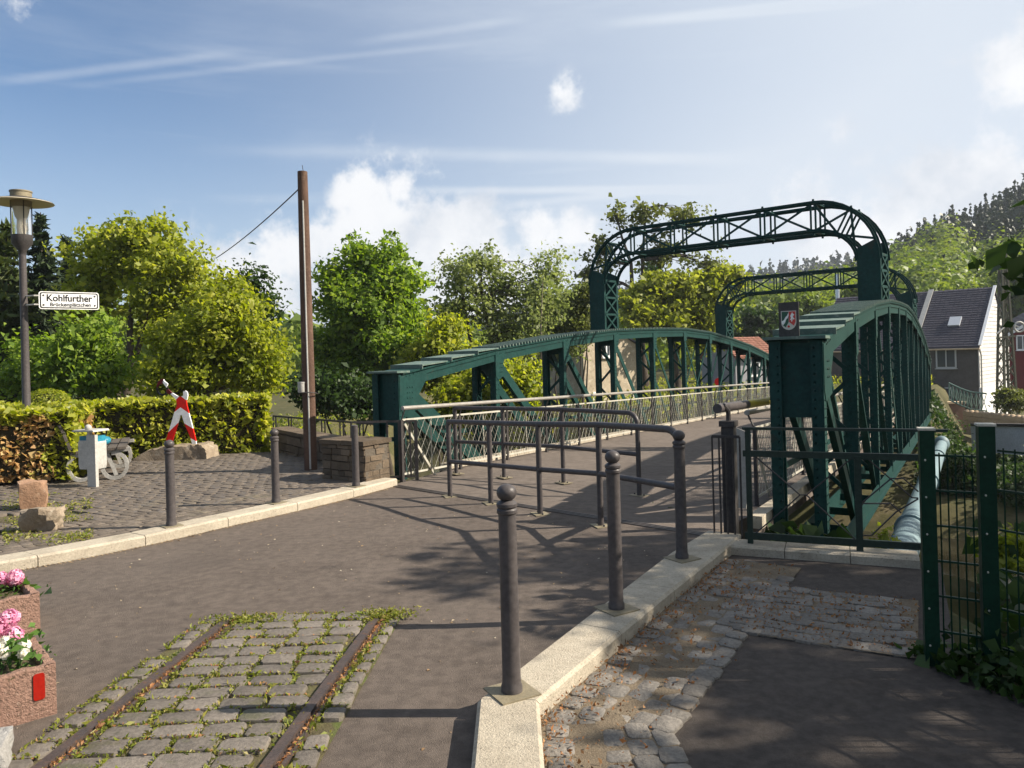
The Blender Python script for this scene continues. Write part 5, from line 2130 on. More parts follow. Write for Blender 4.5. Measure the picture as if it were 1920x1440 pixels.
def spruce(label, u, vtop, Y, half, material, seed, vbase=770):
    rr = random.Random(seed)
    x, y, z0 = base_at(u, Y)
    top = P(u - 4, vtop, Y)
    root = thing('spruce_tree', label, 'tree', (x, y, z0), 'spruces at the left edge')
    H = top.z - z0
    RW = half / FPX * Y
    t = MB()
    t.tube([V(x, y, z0), V(lerp(x, top.x, .5), y, z0 + H * .5), V(top.x, y, top.z)], [.24, .13, .015], 8, caps=False)
    cen, nr = [], []
    lev = int(H / .28)
    for i in range(lev):
        f = (i + .5) / lev
        if f < .08:
            continue
        z = z0 + H * f
        R_ = RW * (1 - f) ** .85 * rr.uniform(.85, 1.12) + .08
        nb = max(5, int(10 * (1 - f) + 5))
        for k in range(nb):
            a = rr.uniform(0, 2 * math.pi)
            L = R_ * rr.uniform(.7, 1.1)
            cx_ = lerp(x, top.x, f)
            droop = -.28 * L
            tip = V(cx_ + L * math.cos(a), y + L * math.sin(a), z + droop + .1 * L)
            if k % 2 == 0:
                t.tube([V(cx_, y, z), tip], [.022, .005], 3, caps=False)
            n_ = int(8 + L * 22)
            for q in range(n_):
                s = (q + rr.random()) / n_
                w = .30 * L * (1 - s * .75) + .04
                p = V(cx_, y, z).lerp(tip, s) + V(-math.sin(a), math.cos(a), 0) * rr.uniform(-w, w) + V(0, 0, -rr.uniform(0, .16) * (1 - s * .3) - .04 * L * s * s)
                cen.append(tuple(p))
    t.build('trunk', M['bark'], root, ang=60)
    leaves('crown', cen, .34, material, root, aspect=.36, up=.6)


spruce('tall dark spruce partly behind the lamp post', 80, 398, 27, 95, SP, 1)
spruce('dark spruce at the very left edge of the picture', 14, 412, 25, 105, SPB, 2)
spruce('narrow spruce top between the lamp and the yellow-green tree', 128, 442, 30, 70, SP, 3)
spruce('spruce beyond the left edge, its boughs reaching in', -75, 380, 28, 110, SP, 4)

# across the bank: maple, willow and undergrowth
tree('maple_tree', 'dense round green maple between the timber pole and the bridge', base_at(735, 28),
     [px_lobe(700, 490, 62, 48, 28), px_lobe(745, 530, 52, 50, 28, -.3), px_lobe(640, 545, 52, 60, 28), px_lobe(690, 570, 80, 60, 28, -.5), px_lobe(640, 650, 62, 70, 28), px_lobe(735, 640, 66, 70, 28, -.8), px_lobe(680, 715, 85, 55, 28, -.4), px_lobe(770, 590, 30, 40, 28)], 380, 30000, .18, MG, 'trees along the river', .22, 1, 34, .42)
tree('willow_tree', 'open grey-green willow with a crooked trunk leaning left, behind the bridge railing', base_at(945, 33),
     [px_lobe(900, 505, 55, 42, 33), px_lobe(855, 530, 55, 45, 33), px_lobe(950, 530, 55, 50, 33, .5), px_lobe(1030, 500, 40, 40, 33), px_lobe(1010, 560, 60, 55, 33), px_lobe(920, 590, 80, 45, 33), px_lobe(960, 640, 60, 45, 33), px_lobe(840, 590, 45, 35, 33)], 240, 11500, .16, WG, 'trees along the river', .26, 2, 40, .50, lean=(-.5, 0), shell=.6)
for (lab, u, lob, m_, Y, n_) in [
    ('young yellow-green tree in front of the maple, just right of it', 830, [(845, 640, 50, 55), (810, 690, 55, 55), (870, 700, 50, 45)], YG, 26, 12000),
    ('slender pale-green tree with thin stems left of the first portal', 1050, [(1040, 590, 45, 60), (1070, 620, 45, 55), (1010, 660, 45, 60), (1080, 560, 30, 35)], WG, 35, 9000),
    ('low bright bush seen through the first panels of the truss', 900, [(900, 740, 60, 45), (960, 720, 50, 45), (850, 750, 45, 40)], YG, 24, 8000),
    ('small leafy tree hugging the left edge of the portal leg', 1095, [(1098, 590, 30, 35), (1105, 555, 25, 30), (1085, 620, 25, 25)], BRN, 34, 3200),
    ('bushy dark tree on the bank just left of the bridge end', 660, [(640, 740, 60, 40), (700, 760, 45, 35), (590, 730, 40, 40)], DG, 24, 7000)]:
    tree('bank_tree', lab, base_at(u, Y), [px_lobe(a, b, c, d, Y, random.uniform(-.5, .5)) for a, b, c, d in lob], 90, n_, .15, m_, 'trees along the river', .075, 3, 14, .42)
bt = thing('birch_sapling', 'thin pale-barked sapling stem in front of the willow', 'tree', base_at(1022, 27), 'trees along the river')
b0 = Vector(base_at(1022, 27))
MB().tube([b0, P(1016, 700, 27), P(1014, 610, 27), P(1018, 520, 27)], [.06, .05, .035, .012], 7, caps=False).build('trunk', M['barkpale'], bt, ang=60)
cc_ = np.array([tuple(P(1016 + random.gauss(0, 16), random.uniform(520, 650), 27 + random.gauss(0, .3))) for _ in range(420)])
leaves('crown', cc_, .11, WG, bt)
# behind the first portal
tree('sycamore_tree', 'open tree with dark tufts of leaves rising behind the first portal', base_at(1212, 52),
     [px_lobe(1160, 410, 40, 36, 52), px_lobe(1215, 400, 45, 26, 52), px_lobe(1280, 410, 50, 32, 52), px_lobe(1130, 470, 34, 44, 52), px_lobe(1330, 500, 42, 40, 52), px_lobe(1245, 470, 55, 45, 52), px_lobe(1100, 510, 25, 45, 52)], 150, 3000, .32, BRN, 'trees along the river', .30, 2, 60, .50, shell=.85)
tree('golden_tree', 'golden-green tree in new leaf between the two portals', base_at(1265, 46),
     [px_lobe(1230, 560, 62, 45, 46), px_lobe(1320, 550, 58, 42, 46), px_lobe(1205, 595, 46, 32, 46, -1), px_lobe(1290, 600, 66, 36, 46, -1), px_lobe(1360, 520, 32, 28, 46), px_lobe(1340, 630, 30, 24, 46)], 170, 13000, .30, GG, 'trees along the river', .26, 2, 26, .62)
tree('dark_conifer', 'small dark bushy conifer behind the golden tree', base_at(1225, 62),
     [px_lobe(1225, 520, 20, 26, 62), px_lobe(1225, 560, 36, 32, 62), px_lobe(1190, 570, 24, 24, 62)], 60, 5200, .36, DG, 'trees along the river', .2, 1, 10, .6)
tree('dark_tree', 'dusky brown-green tree seen through the second portal', base_at(1435, 66),
     [px_lobe(1420, 610, 34, 32, 66), px_lobe(1455, 640, 40, 34, 66), px_lobe(1400, 650, 34, 30, 66), px_lobe(1490, 640, 30, 28, 66)], 90, 7500, .40, DG, 'trees along the river', .25, 2, 14, .8)
for (lab, u, lob, Y) in [('round bright crown just left of the steel flue', 1520, [(1515, 580, 36, 30), (1545, 600, 40, 28), (1490, 600, 30, 26)], 84),
                         ('round bright crown behind the ridge of the slate-roofed house', 1760, [(1760, 565, 40, 30), (1800, 560, 32, 28), (1730, 575, 26, 22)], 92),
                         ('pale-green crown right of the lattice mast', 1900, [(1905, 520, 34, 32), (1930, 550, 40, 30)], 88),
                         ('bright crown behind the right portal leg', 1625, [(1620, 560, 36, 30), (1655, 575, 34, 28), (1590, 575, 28, 24)], 90)]:
    tree('hillside_tree', lab, base_at(u, Y), [px_lobe(a, b, c, d, Y) for a, b, c, d in lob], 70, 5200, .5, FARL, 'trees at the foot of the hill', .3, 1, 10, 1.05, twig=False)


# ------------------------------------------------------------------ hedges
def hedge(name, label, boxes, n, size, m_, seed_mat=None, group=None):
    c0 = Vector(boxes[0][0])
    root = thing(name, label, 'hedge', (c0.x, c0.y, .05), group)
    cen, nr = [], []
    core = MB()
    for (c, s, ax) in boxes:
        c = Vector(c)
        core.box(c, (s[0] - .22, s[1] - .22, s[2] - .16), ax)
        area = 2 * (s[0] * s[1] + s[1] * s[2] + s[0] * s[2])
        k = int(n * area)
        f = rng.integers(0, 5, k)
        u = rng.uniform(-.5, .5, (k, 3))
        for i in range(k):
            q = u[i].copy()
            w = [s[1] * s[2], s[1] * s[2], s[0] * s[2], s[0] * s[2], s[0] * s[1]]
            fa_ = int(rng.choice(5, p=np.array(w) / sum(w)))
            nn_ = [0, 0, 0]
            if fa_ < 2:
                q[0] = -.5 if fa_ == 0 else .5
                nn_ = Vector(ax[0]) * (-1 if fa_ == 0 else 1)
            elif fa_ < 4:
                q[1] = -.5 if fa_ == 2 else .5
                nn_ = Vector(ax[1]) * (-1 if fa_ == 2 else 1)
            else:
                q[2] = .5
                nn_ = V(0, 0, 1)
            p = c + Vector(ax[0]) * q[0] * s[0] + Vector(ax[1]) * q[1] * s[1] + V(0, 0, q[2] * s[2])
            b = .5 * math.sin(p.x * 5.1 + p.z * 3) * math.sin(p.z * 6.3 + p.x * 2.2) + .5 * math.sin(p.x * 11 + p.y * 9) * math.sin(p.z * 10)
            p += Vector(nn_) * (b * .07 - .04 - abs(random.gauss(0, .07)))
            cen.append(tuple(p))
            nr.append(tuple(nn_))
    core.build('twigs', mat('hedge_inside', (.020, .017, .010), (.035, .03, .014), 12, .95, .5, 30) if 'hedge_inside' not in MATS else MATS['hedge_inside'], root, smooth=False)
    return root, np.array(cen), np.array(nr)


wd1 = V(2.06, .56, 0).normalized()
wd2 = V(-wd1.y, wd1.x, 0)
ax1 = (wd1, wd2, V(0, 0, 1))
h1 = V(-6.75, 13.75, .62) - wd1 * 0.0
root, cen, nr = hedge('beech_hedge', 'long clipped yellow-green beech hedge behind bench, slab and figure', [(V(-6.9, 13.85, .60), (4.7, .85, 1.10), ax1)], 620, .06, HG)
leaves('foliage', cen, .092, HG, root, nrm=nr * .4 + np.array(SUN) * .5, jit=.9, up=.3, aspect=.72)
ax2 = (V(1, 0, 0), V(0, 1, 0), V(0, 0, 1))
root, cen, nr = hedge('copper_beech_hedge', 'clipped hedge block with coppery brown leaves and green edges at the foot of the lamp', [(V(-7.22, 11.35, .66), (1.45, 1.3, 1.02), (V(.95, .3, 0), V(-.3, .95, 0), V(0, 0, 1)))], 760, .06, HB)
d_ = (cen[:, 2] > 1.02 + .08 * np.sin(cen[:, 0] * 9)) | (cen[:, 0] > -6.68 + .08 * np.sin(cen[:, 2] * 9)) | (cen[:, 0] < -7.75)
leaves('copper_foliage', cen[~d_], .078, HB, root, nrm=nr[~d_] * .4 + np.array(SUN) * .5, jit=.9, up=.3, aspect=.72)
leaves('green_foliage', cen[d_], .085, HG, root, nrm=nr[d_] * .4 + np.array(SUN) * .5, jit=.9, up=.3, aspect=.72)
for q in range(6):
    x, y = -7.2 + random.uniform(-.5, .5), 11.3 + random.uniform(-.4, .4)
    MB().tube([(x, y, .03), (x + random.uniform(-.05, .05), y, .4)], .022, 6).build('stem', M['bark'], root)
root, cen, nr = hedge('clipped_hedge', 'second clipped hedge running off behind the copper beech block', [(V(-9.6, 13.0, .58), (2.2, .8, 1.06), ax1)], 420, .06, HG)
leaves('foliage', cen, .092, HG, root, nrm=nr * .4 + np.array(SUN) * .5, jit=.9, up=.3, aspect=.72)
# clipped dome behind the hedge
dm = P(88, 752, 17.0)
dome = thing('clipped_bush', 'domed clipped evergreen bush behind the hedge, right of the lamp post', 'bush', (dm.x, dm.y, 0))
d = rng.normal(size=(5200, 3))
d /= np.linalg.norm(d, axis=1)[:, None]
d = d[d[:, 2] > -.5]
MB().ball((dm.x, dm.y, dm.z - .25), .42, 14, 10).build('twigs', MATS['hedge_inside'], dome)
leaves('foliage', np.array([dm.x, dm.y, dm.z - .25]) + d * np.array([.55, .55, .52]) * rng.uniform(.93, 1.05, (len(d), 1)), .05, YG, dome, nrm=d, jit=.8)


# ------------------------------------------------------------------ grass, weeds and ivy
def tufts(n, fn, size):
    pts = [fn() for _ in range(n)]
    return np.array(pts)


gp = []
for _ in range(9000):
    u, Y = random.uniform(490, 740), random.uniform(17, 25)
    p = P(u, 800, Y)
    z = tz(p.x, p.y)
    gp.append((p.x, p.y, z + random.uniform(0, 1.25) * (1.0 if random.random() < .7 else .5)))
tag(leaves('bank_grass', gp, .17, GRS, aspect=.16, up=-.2), kind='stuff')
gp = []
for _ in range(16000):
    s, c = random.uniform(2.2, 30), random.uniform(-22, -.8)
    p = B(s, c)
    z = tz(p.x, p.y)
    if z < -3.4:
        continue
    gp.append((p.x, p.y, z + random.uniform(0, .55)))
for _ in range(9000):
    s, c = random.uniform(26, 60), random.uniform(-14, 5.5)
    p = B(s, c)
    if -1.2 < c < 7 and s < 42:
        continue
    gp.append((p.x, p.y, tz(p.x, p.y) + random.uniform(0, .6)))
tag(leaves('bank_weeds', gp, .20, YG, aspect=.3), kind='stuff')
gp = []
for _ in range(5000):
    s, c = random.uniform(22, 33), random.uniform(5.6, 9.5)
    p = B(s, c)
    gp.append((p.x, p.y, tz(p.x, p.y) + random.uniform(0, .7)))
for _ in range(11000):
    s, c = random.uniform(-1.4, 12), random.uniform(3.6, 9.5)
    p = B(s, c)
    z = tz(p.x, p.y)
    if -4.4 < z < -.35:
        gp.append((p.x, p.y, z + random.uniform(0, .45)))
for _ in range(2600):
    s, c = random.uniform(-1.75, 1.2), random.uniform(5.6, 8.5)
    p = B(s, c)
    z = tz(p.x, p.y)
    gp.append((p.x, p.y, z + random.uniform(0, .2)))
tag(leaves('bank_brambles', gp, .17, DG, aspect=.6), kind='stuff')
# moss and tufts in the corner of the pavement
gp = []
for _ in range(4200):
    t = random.random()
    p = G(random.uniform(5, 175), random.uniform(925, 1040), .095)
    if inside(PAVP, p.x, p.y) and math.sin(p.x * 6 + 1) + math.sin(p.y * 7) + random.uniform(-1.2, 1.2) > .1 and dist_line(KLb, p.x, p.y) > .05:
        gp.append((p.x, p.y, .094 + random.uniform(0, .018)))
tag(leaves('pavement_moss', gp, .028, L_grass, aspect=.5, up=1.0), kind='stuff')
# ivy along the foot of the mesh fence
IV = leafmat('ivy_leaf', [(.018, .035, .008), (.03, .06, .012), (.05, .09, .02)], .3)
gp = []
for _ in range(1500):
    t = random.random() ** .8
    x = lerp(2.16, 2.95, t) + abs(random.gauss(0, .22)) - .03
    y = lerp(4.25, 2.6, t) + random.gauss(0, .10)
    gp.append((x, y, .02 + abs(random.gauss(0, .10)) * (1 if x > 2.4 else .35)))
tag(leaves('ivy', gp, .065, IV, aspect=.8, up=.8), kind='stuff')
gp = []
for _ in range(5500):
    x, y = random.uniform(2.7, 7), random.uniform(2.5, 9)
    if (y > 6.0 and x < 4.6) or x < 2.62 + max(0, y - 4.1) * .5:
        continue
    gp.append((x, y, tz(x, y) + random.uniform(0, .5)))
tag(leaves('slope_undergrowth', gp, .12, DG, aspect=.7, up=.8), kind='stuff')
by = P(1888, 1040, 5.6)
tree('sunlit_bush', 'small bush with bright yellow-green leaves caught by the sun, seen through the mesh fence', (by.x, by.y, by.z - .7),
     [(by.x, by.y, by.z, .20, .2, .13), (by.x + .2, by.y + .1, by.z + .02, .2, .2, .12)], 26, 500, .07, GG, None, .012, 2, 8, .10, 'bush')
by = P(1655, 1010, 7.4)
tree('sunlit_bush', 'little sprig with yellow leaves growing up between parapet fence and pale blue pipe', (by.x, by.y, by.z - .9),
     [(by.x, by.y, by.z, .09, .09, .16)], 12, 60, .07, GG, None, .008, 1, 6, .08, 'bush')

# the tree off to the right whose shade falls over the path; one bough hangs into the picture
tree('shade_tree', 'tree beyond the right edge whose dark leaves hang in at the picture border', (11.6, 4.6, tz(11.6, 4.6) - .1),
     [(11.1, 4.6, 6.3, 1.9, 1.9, 1.6), (12.0, 3.2, 6.6, 2.0, 1.9, 1.7), (12.9, 5.2, 6.4, 2.2, 2.2, 1.9), (10.2, 2.6, 5.2, 1.2, 1.3, 1.0), (9.3, 5.75, 6.5, 1.3, .75, .85), (11.7, 8.3, 6.1, 1.7, 1.5, 1.15), (3.75, 5.15, 2.22, .22, .3, .14), (3.85, 5.3, 1.62, .2, .3, .1)],
     380, 19500, .135, DG, None, .22, 1, 38, .34, shell=.55, lean=(-.4, .2))

tree('shade_tree', 'second tree, unseen beyond the right edge and farther back, added to deepen the shade on the path', (9.6, -.6, tz(9.6, -.6) - .1),  # out of view; added to block skylight and deepen the shade over the path
     [(9.6, -.6, 6.2, 2.6, 2.3, 2.4), (10.8, 1.0, 6.4, 2.2, 2.0, 2.2), (8.6, -2.2, 5.4, 2.2, 2.0, 2.0), (9.4, -1.2, 8.0, 1.8, 1.8, 1.6)], 200, 12000, .17, DG, None, .24, 1, 24, .45, shell=.55)
tree('shade_tree', 'tall unseen tree added behind the viewer on the right to close off sky light', (6.2, -6.0, -.1),  # never in view; added to cut the skylight on surfaces facing the camera
     [(6.2, -6.0, 6.5, 3.0, 2.6, 2.8), (3.6, -6.8, 6.2, 2.4, 2.2, 2.4), (8.2, -4.6, 5.6, 2.4, 2.2, 2.2), (5.2, -6.4, 9.0, 2.2, 2.0, 1.8)], 220, 12000, .20, DG, None, .28, 1, 24, .55, shell=.55)

# ------------------------------------------------------------------ woods on the hills
def wood(name, pts, hs, rs, cards, size, material, conical):
    cen, nr, tn = [], [], []
    for (x, y), h, r_ in zip(pts, hs, rs):
        z = tz(x, y)
        k = cards
        d = rng.normal(size=(k, 3))
        d /= np.linalg.norm(d, axis=1)[:, None]
        if conical:
            f = rng.uniform(0, 1, k) ** .7
            f = 1 - f
            ang = rng.uniform(0, 2 * np.pi, k)
            rad = r_ * (1 - f) * rng.uniform(.6, 1.1, k)
            q = np.stack([x + rad * np.cos(ang), y + rad * np.sin(ang), z + h * f], 1)
            n_ = np.stack([np.cos(ang), np.sin(ang), .3 + 0 * ang], 1)
        else:
            lump = 1 + .22 * np.sin(d[:, 0] * 5 + x) * np.sin(d[:, 1] * 5 + y) + .15 * np.sin(d[:, 2] * 9 + x * 2)
            q = np.array([x, y, z + h * .55]) + d * np.array([r_, r_, h * .48]) * (rng.uniform(.8, 1.05, k) * lump)[:, None]
            n_ = d
        cen.append(q)
        nr.append(n_)
        tn.append(np.clip(rng.uniform(.1, .9, k) + rng.uniform(-.35, .35), 0, 1))
    o = leaves(name, np.concatenate(cen), size, material, nrm=np.concatenate(nr), jit=.6, rnd=np.concatenate(tn), up=.2, aspect=.8)
    tag(o, kind='stuff')


bl_p, bl_h, bl_r, cf_p, cf_h, cf_r = [], [], [], [], [], []
for _ in range(3200):
    th = random.uniform(8, 44)
    r_ = random.uniform(108, 268) ** 1.0
    x, y = r_ * math.sin(R(th)), r_ * math.cos(R(th))
    nb_, _f = crest(th)
    rel = (r_ - 85) / 165
    edge = .44 + .08 * math.sin(th * .9) + .06 * math.sin(th * 2.3 + r_ * .05)
    if nb_ < .015:
        continue
    if rel > edge or (.28 < rel < .36 and random.random() < .5):
        cf_p.append((x, y)); cf_h.append(random.uniform(6, 11)); cf_r.append(random.uniform(1.4, 2.4))
    else:
        bl_p.append((x, y)); bl_h.append(random.uniform(7, 12)); bl_r.append(random.uniform(3.2, 5.6))
wood('hillside_wood', bl_p, bl_h, bl_r, 250, .62, FARL, False)
wood('hilltop_conifers', cf_p, cf_h, cf_r, 100, .75, FARC, True)
rp, rh, rd = [], [], []
for _ in range(2300):
    th = random.uniform(-36, 30)
    r_ = random.uniform(330, 545)
    rp.append((r_ * math.sin(R(th)), r_ * math.cos(R(th)))); rh.append(random.uniform(11, 20)); rd.append(random.uniform(2.6, 4.2))
wood('far_ridge_conifers', rp, rh, rd, 55, 2.2, FARC, True)
rp, rh, rd = [], [], []
for _ in range(420):
    th = random.uniform(-40, 16)
    r_ = random.uniform(75, 260)
    rp.append((r_ * math.sin(R(th)), r_ * math.cos(R(th)))); rh.append(random.uniform(6, 10)); rd.append(random.uniform(3, 5))
wood('valley_wood', rp, rh, rd, 95, 1.0, FARL, False)

# ------------------------------------------------------------------ buildings on the far bank


def box_house(name, label, a, d1, w, d2, dep, z0, ze, zr, wallm, roofm, gablem=None, over=.25, cat='house'):
    """a: front-left ground corner; d1 along the front (w); d2 away (dep); eaves along the front, ridge parallel to it"""
    root = thing(name, label, cat, (a.x, a.y, z0))
    a = V(a.x, a.y, z0)
    b, c, d = a + d1 * w, a + d1 * w + d2 * dep, a + d2 * dep
    up = V(0, 0, 1)
    he, hr = ze - z0, zr - z0
    MB().add([a, b, a + up * he, b + up * he], [(0, 1, 3, 2)]).build('wall', wallm, root, smooth=False)
    MB().add([c, d, c + up * he, d + up * he], [(0, 1, 3, 2)]).build('wall', wallm, root, smooth=False)
    r0, r1 = a + d2 * dep / 2 + up * hr, b + d2 * dep / 2 + up * hr
    MB().add([b, c, c + up * he, r1, b + up * he], [(0, 1, 2, 3, 4)]).build('gable', gablem or wallm, root, smooth=False)
    MB().add([d, a, a + up * he, r0, d + up * he], [(0, 1, 2, 3, 4)]).build('gable', gablem or wallm, root, smooth=False)
    sl_ = (hr - he) / (dep / 2)
    e0, e1 = a + up * (he - over * sl_) - d2 * over - d1 * .15, b + up * (he - over * sl_) - d2 * over + d1 * .15
    q0, q1 = r0 - d1 * .15, r1 + d1 * .15
    f0, f1 = d + up * (he - over * sl_) + d2 * over - d1 * .15, c + up * (he - over * sl_) + d2 * over + d1 * .15
    rm = MB()
    th = V(0, 0, .12)
    rm.add([e0, e1, q1, q0, e0 + th, e1 + th, q1 + th, q0 + th], [(0, 3, 2, 1), (4, 5, 6, 7), (0, 1, 5, 4), (1, 2, 6, 5), (3, 0, 4, 7)])
    rb_ = MB()
    rb_.add([f0, f1, q1, q0, f0 + th, f1 + th, q1 + th, q0 + th], [(0, 1, 2, 3), (4, 7, 6, 5), (1, 0, 4, 5), (2, 1, 5, 6), (0, 3, 7, 4)])
    rf = rm.build('roof', roofm, root, smooth=False)
    rb_.build('roof', roofm, root, smooth=False)
    # courses of slates: low strips, each a little proud of the one above
    cs = MB()
    n_ = int((q0 - e0).length / .26)
    for i in range(n_):
        t0, t1 = i / n_, (i + 1) / n_
        p0, p1 = e0.lerp(q0, t0) + th * 1.0, e1.lerp(q1, t0) + th * 1.0
        s0, s1 = e0.lerp(q0, t1) + th * 1.0, e1.lerp(q1, t1) + th * 1.0
        lift = V(0, 0, .05)
        k = int(w / .32)
        for j in range(k):
            x0, x1 = j / k + .02 / w, (j + 1) / k - .02 / w
            jl = V(0, 0, random.uniform(0, .02))
            A_, B_, C_, D_ = p0.lerp(p1, x0) + lift + jl, p0.lerp(p1, x1) + lift + jl, s0.lerp(s1, x1) + V(0, 0, .006), s0.lerp(s1, x0) + V(0, 0, .006)
            cs.add([A_, B_, C_, D_, A_ - lift, B_ - lift], [(0, 1, 2, 3), (4, 5, 1, 0)])
    cs.build('slates', roofm, rf, smooth=False, kind='stuff')
    return root, a, rf, (e0, e1, q0, q1)


def window(root, p, d1, up, w, h, frm, out, pm=None, bars=True):
    """frame, pane and sill set into the wall; out points out of the wall"""
    f_ = MB()
    for (x, y, ww, hh) in ((0, h / 2, w, .07), (0, -h / 2, w, .07), (-w / 2, 0, .07, h), (w / 2, 0, .07, h)) + (((0, 0, .05, h),) if bars else ()):
        f_.box(p + d1 * x + up * y + out * .03, (ww + .03, .06, hh + .03), (d1, out, up))
    fo_ = f_.build('window', frm, root, smooth=False)
    MB().box(p + out * .012, (w, .02, h), (d1, out, up)).build('pane', pm or M['pane'], fo_, smooth=False)
    MB().box(p - up * (h / 2 + .08) + out * .07, (w + .2, .16, .06), (d1, out, up)).build('sill', frm, fo_, smooth=False)


def wallpt(u, v, a, d):
    """where the sight line through a picture point meets the upright plane through a along d"""
    r_ = ray(u, v)
    n_ = V(-d.y, d.x, 0)
    t = (V(a.x, a.y, 0) - V(0, 0, 0)).dot(n_) / V(r_.x, r_.y, 0).dot(n_)
    return V(0, 0, EYE) + r_ * t


W_ = 11.0
d1 = V(.72, -.69, 0).normalized()
d2 = V(-d1.y, d1.x, 0)
hb_ = P(1837, 775, 52)
zE, zR, z0_ = P(1837, 647, 52).z, P(1873, 541, 55.5).z, hb_.z
ha = V(hb_.x, hb_.y, 0) - d1 * W_
DEP_ = 9.4
up = V(0, 0, 1)
hs, a_, rf, (e0, e1, q0, q1) = box_house('slate_roofed_house', 'grey-brown house with a dark slate roof and a bright white boarded gable, beyond the river', ha, d1, W_, d2, DEP_, z0_ - 1.0, zE, zR, M['stucco'], M['slate'], M['cladding'])
FW = mat('window_frame_paint', (.45, .45, .43), None)
for (u, v, w, h) in ((1774, 672, 1.2, 1.3), (1770, 742, 1.0, 1.1), (1745, 742, .9, 1.1), (1700, 680, 1.0, 1.2)):
    window(hs, wallpt(u, v, a_, d1), d1, up, w, h, FW, -d2)
# boards of the gable, plinth, ridge flashing, gutter, skylight
gx = a_ + d1 * W_
k = 0
z = z0_ + 1.9
bw = MB()
while z < zR - .35:
    f = max(0, (z - zE) / (zR - zE))
    hw = DEP_ / 2 * (1 - f)
    c_ = gx + d2 * DEP_ / 2 + d1 * .03
    MB().bar(V(c_.x, c_.y, z) - d2 * hw, V(c_.x, c_.y, z) + d2 * hw, .24, .04 + .02 * (k % 2), V(0, 0, 1)).build('board', M['cladding'], hs, smooth=False)
    z += .27
    k += 1
MB().box(V(gx.x, gx.y, z0_ + .3) + d2 * DEP_ / 2 + d1 * .05, (.1, DEP_, 2.9), (d1, d2, up)).build('plinth', M['white'], hs, smooth=False)
MB().bar(e1 + V(0, 0, .2) + d1 * .02, q1 + V(0, 0, .2) + d1 * .02, .20, .08, d1).build('verge', M['white'], hs, smooth=False)
fl0, fl1 = e0.lerp(e1, .63), q0.lerp(q1, .63)
MB().bar(fl0 + V(0, 0, .24), fl1 + V(0, 0, .24), .35, .06, d1).build('roof_flashing', M['alu'], rf, smooth=False)
MB().tube([e0 + V(0, 0, -.02) - d2 * .06, e1 + V(0, 0, -.02) - d2 * .06], .07, 6).build('gutter', M['paleblock'], hs)
MB().tube([e1 - V(0, 0, .05), e1 + d2 * .4 - V(0, 0, .5), e1 + d2 * .35 - V(0, 0, 4)], .05, 6).build('downpipe', M['alu'], hs)
sk = e0.lerp(e1, .83).lerp(q0.lerp(q1, .83), .42)
rd_ = (q1 - e1).normalized()
rn = d1.cross(rd_)
MB().box(sk + rn * .2, (.75, .95, .12), (d1, rd_, rn)).build('skylight', mat('skylight_glass', (.5, .52, .55), None, rough=.1), rf, smooth=False)

# pale rubble house behind the left truss, its gable towards the bridge
qa = P(1097, 790, 42)
rg1, rg2 = V(-.6, .8, 0), V(.8, .6, 0)
rh, a2, rf2, ed2 = box_house('rubble_house', 'pale rubble stone house glimpsed through the left truss beside the portal', V(qa.x, qa.y, 0), rg1, 6.0, rg2, 4.5, tz(qa.x, qa.y) - .8, P(1098, 652, 42).z, P(1160, 616, 43.5).z, M['rubble'], M['slate'])
for (u, v, w, h) in ((1136, 655, .55, .8), (1187, 748, .5, .7), (1118, 748, .5, .7)):
    window(rh, wallpt(u, v, a2, rg2), rg2, up, w, h, M['white'], -rg1)

# grey gable and red-roofed shed at the far end of the bridge
qa = P(1380, 725, 52)
gh, a3, rf3, ed3 = box_house('grey_house', 'small grey rendered house with a reddish roof at the far end of the bridge', V(qa.x, qa.y, 0), V(.94, .34, 0), 3.4, V(-.34, .94, 0), 4, tz(qa.x, qa.y) - .3, P(1400, 668, 52).z, P(1425, 634, 54).z, mat('grey_render', (.34, .34, .36), (.28, .28, .3), 2, .9), mat('red_tiles', (.28, .13, .09), (.2, .09, .06), 5, .8))
window(gh, a3 + V(.94, .34, 0) * 1.6 + V(0, 0, 1.7), V(.94, .34, 0), up, .7, .9, M['white'], V(.34, -.94, 0))
# red house at the right edge
qa = P(1890, 720, 66)
rdh, a5, rf5, ed5 = box_house('red_house', 'dark red boarded house with white trim at the right edge, behind the mast', V(qa.x, qa.y, 0), V(.25, .97, 0).normalized(), 6, V(.97, -.25, 0).normalized() * 1.0, 7, tz(qa.x, qa.y) - .5, P(1900, 632, 66).z, P(1925, 585, 66).z, M['housered'], M['slate'], M['housered'])
# its gable end faces the bridge: white verge boards
gz0, gz1 = P(1900, 632, 66).z, P(1925, 585, 66).z
dd_ = V(.97, -.25, 0).normalized()
A_ = V(qa.x, qa.y, gz0) - dd_ * .3 - V(.25, .97, 0) * .2
MB().bar(A_, V(qa.x, qa.y, gz1 + .15) + dd_ * 3.5 - V(.25, .97, 0) * .2, .22, .08, V(0, 0, 1)).build('verge', M['white'], rdh, smooth=False)
window(rdh, V(qa.x, qa.y, gz0 - .5) + dd_ * 1.2, dd_, up, .9, 1.2, M['white'], -V(.25, .97, 0).normalized())

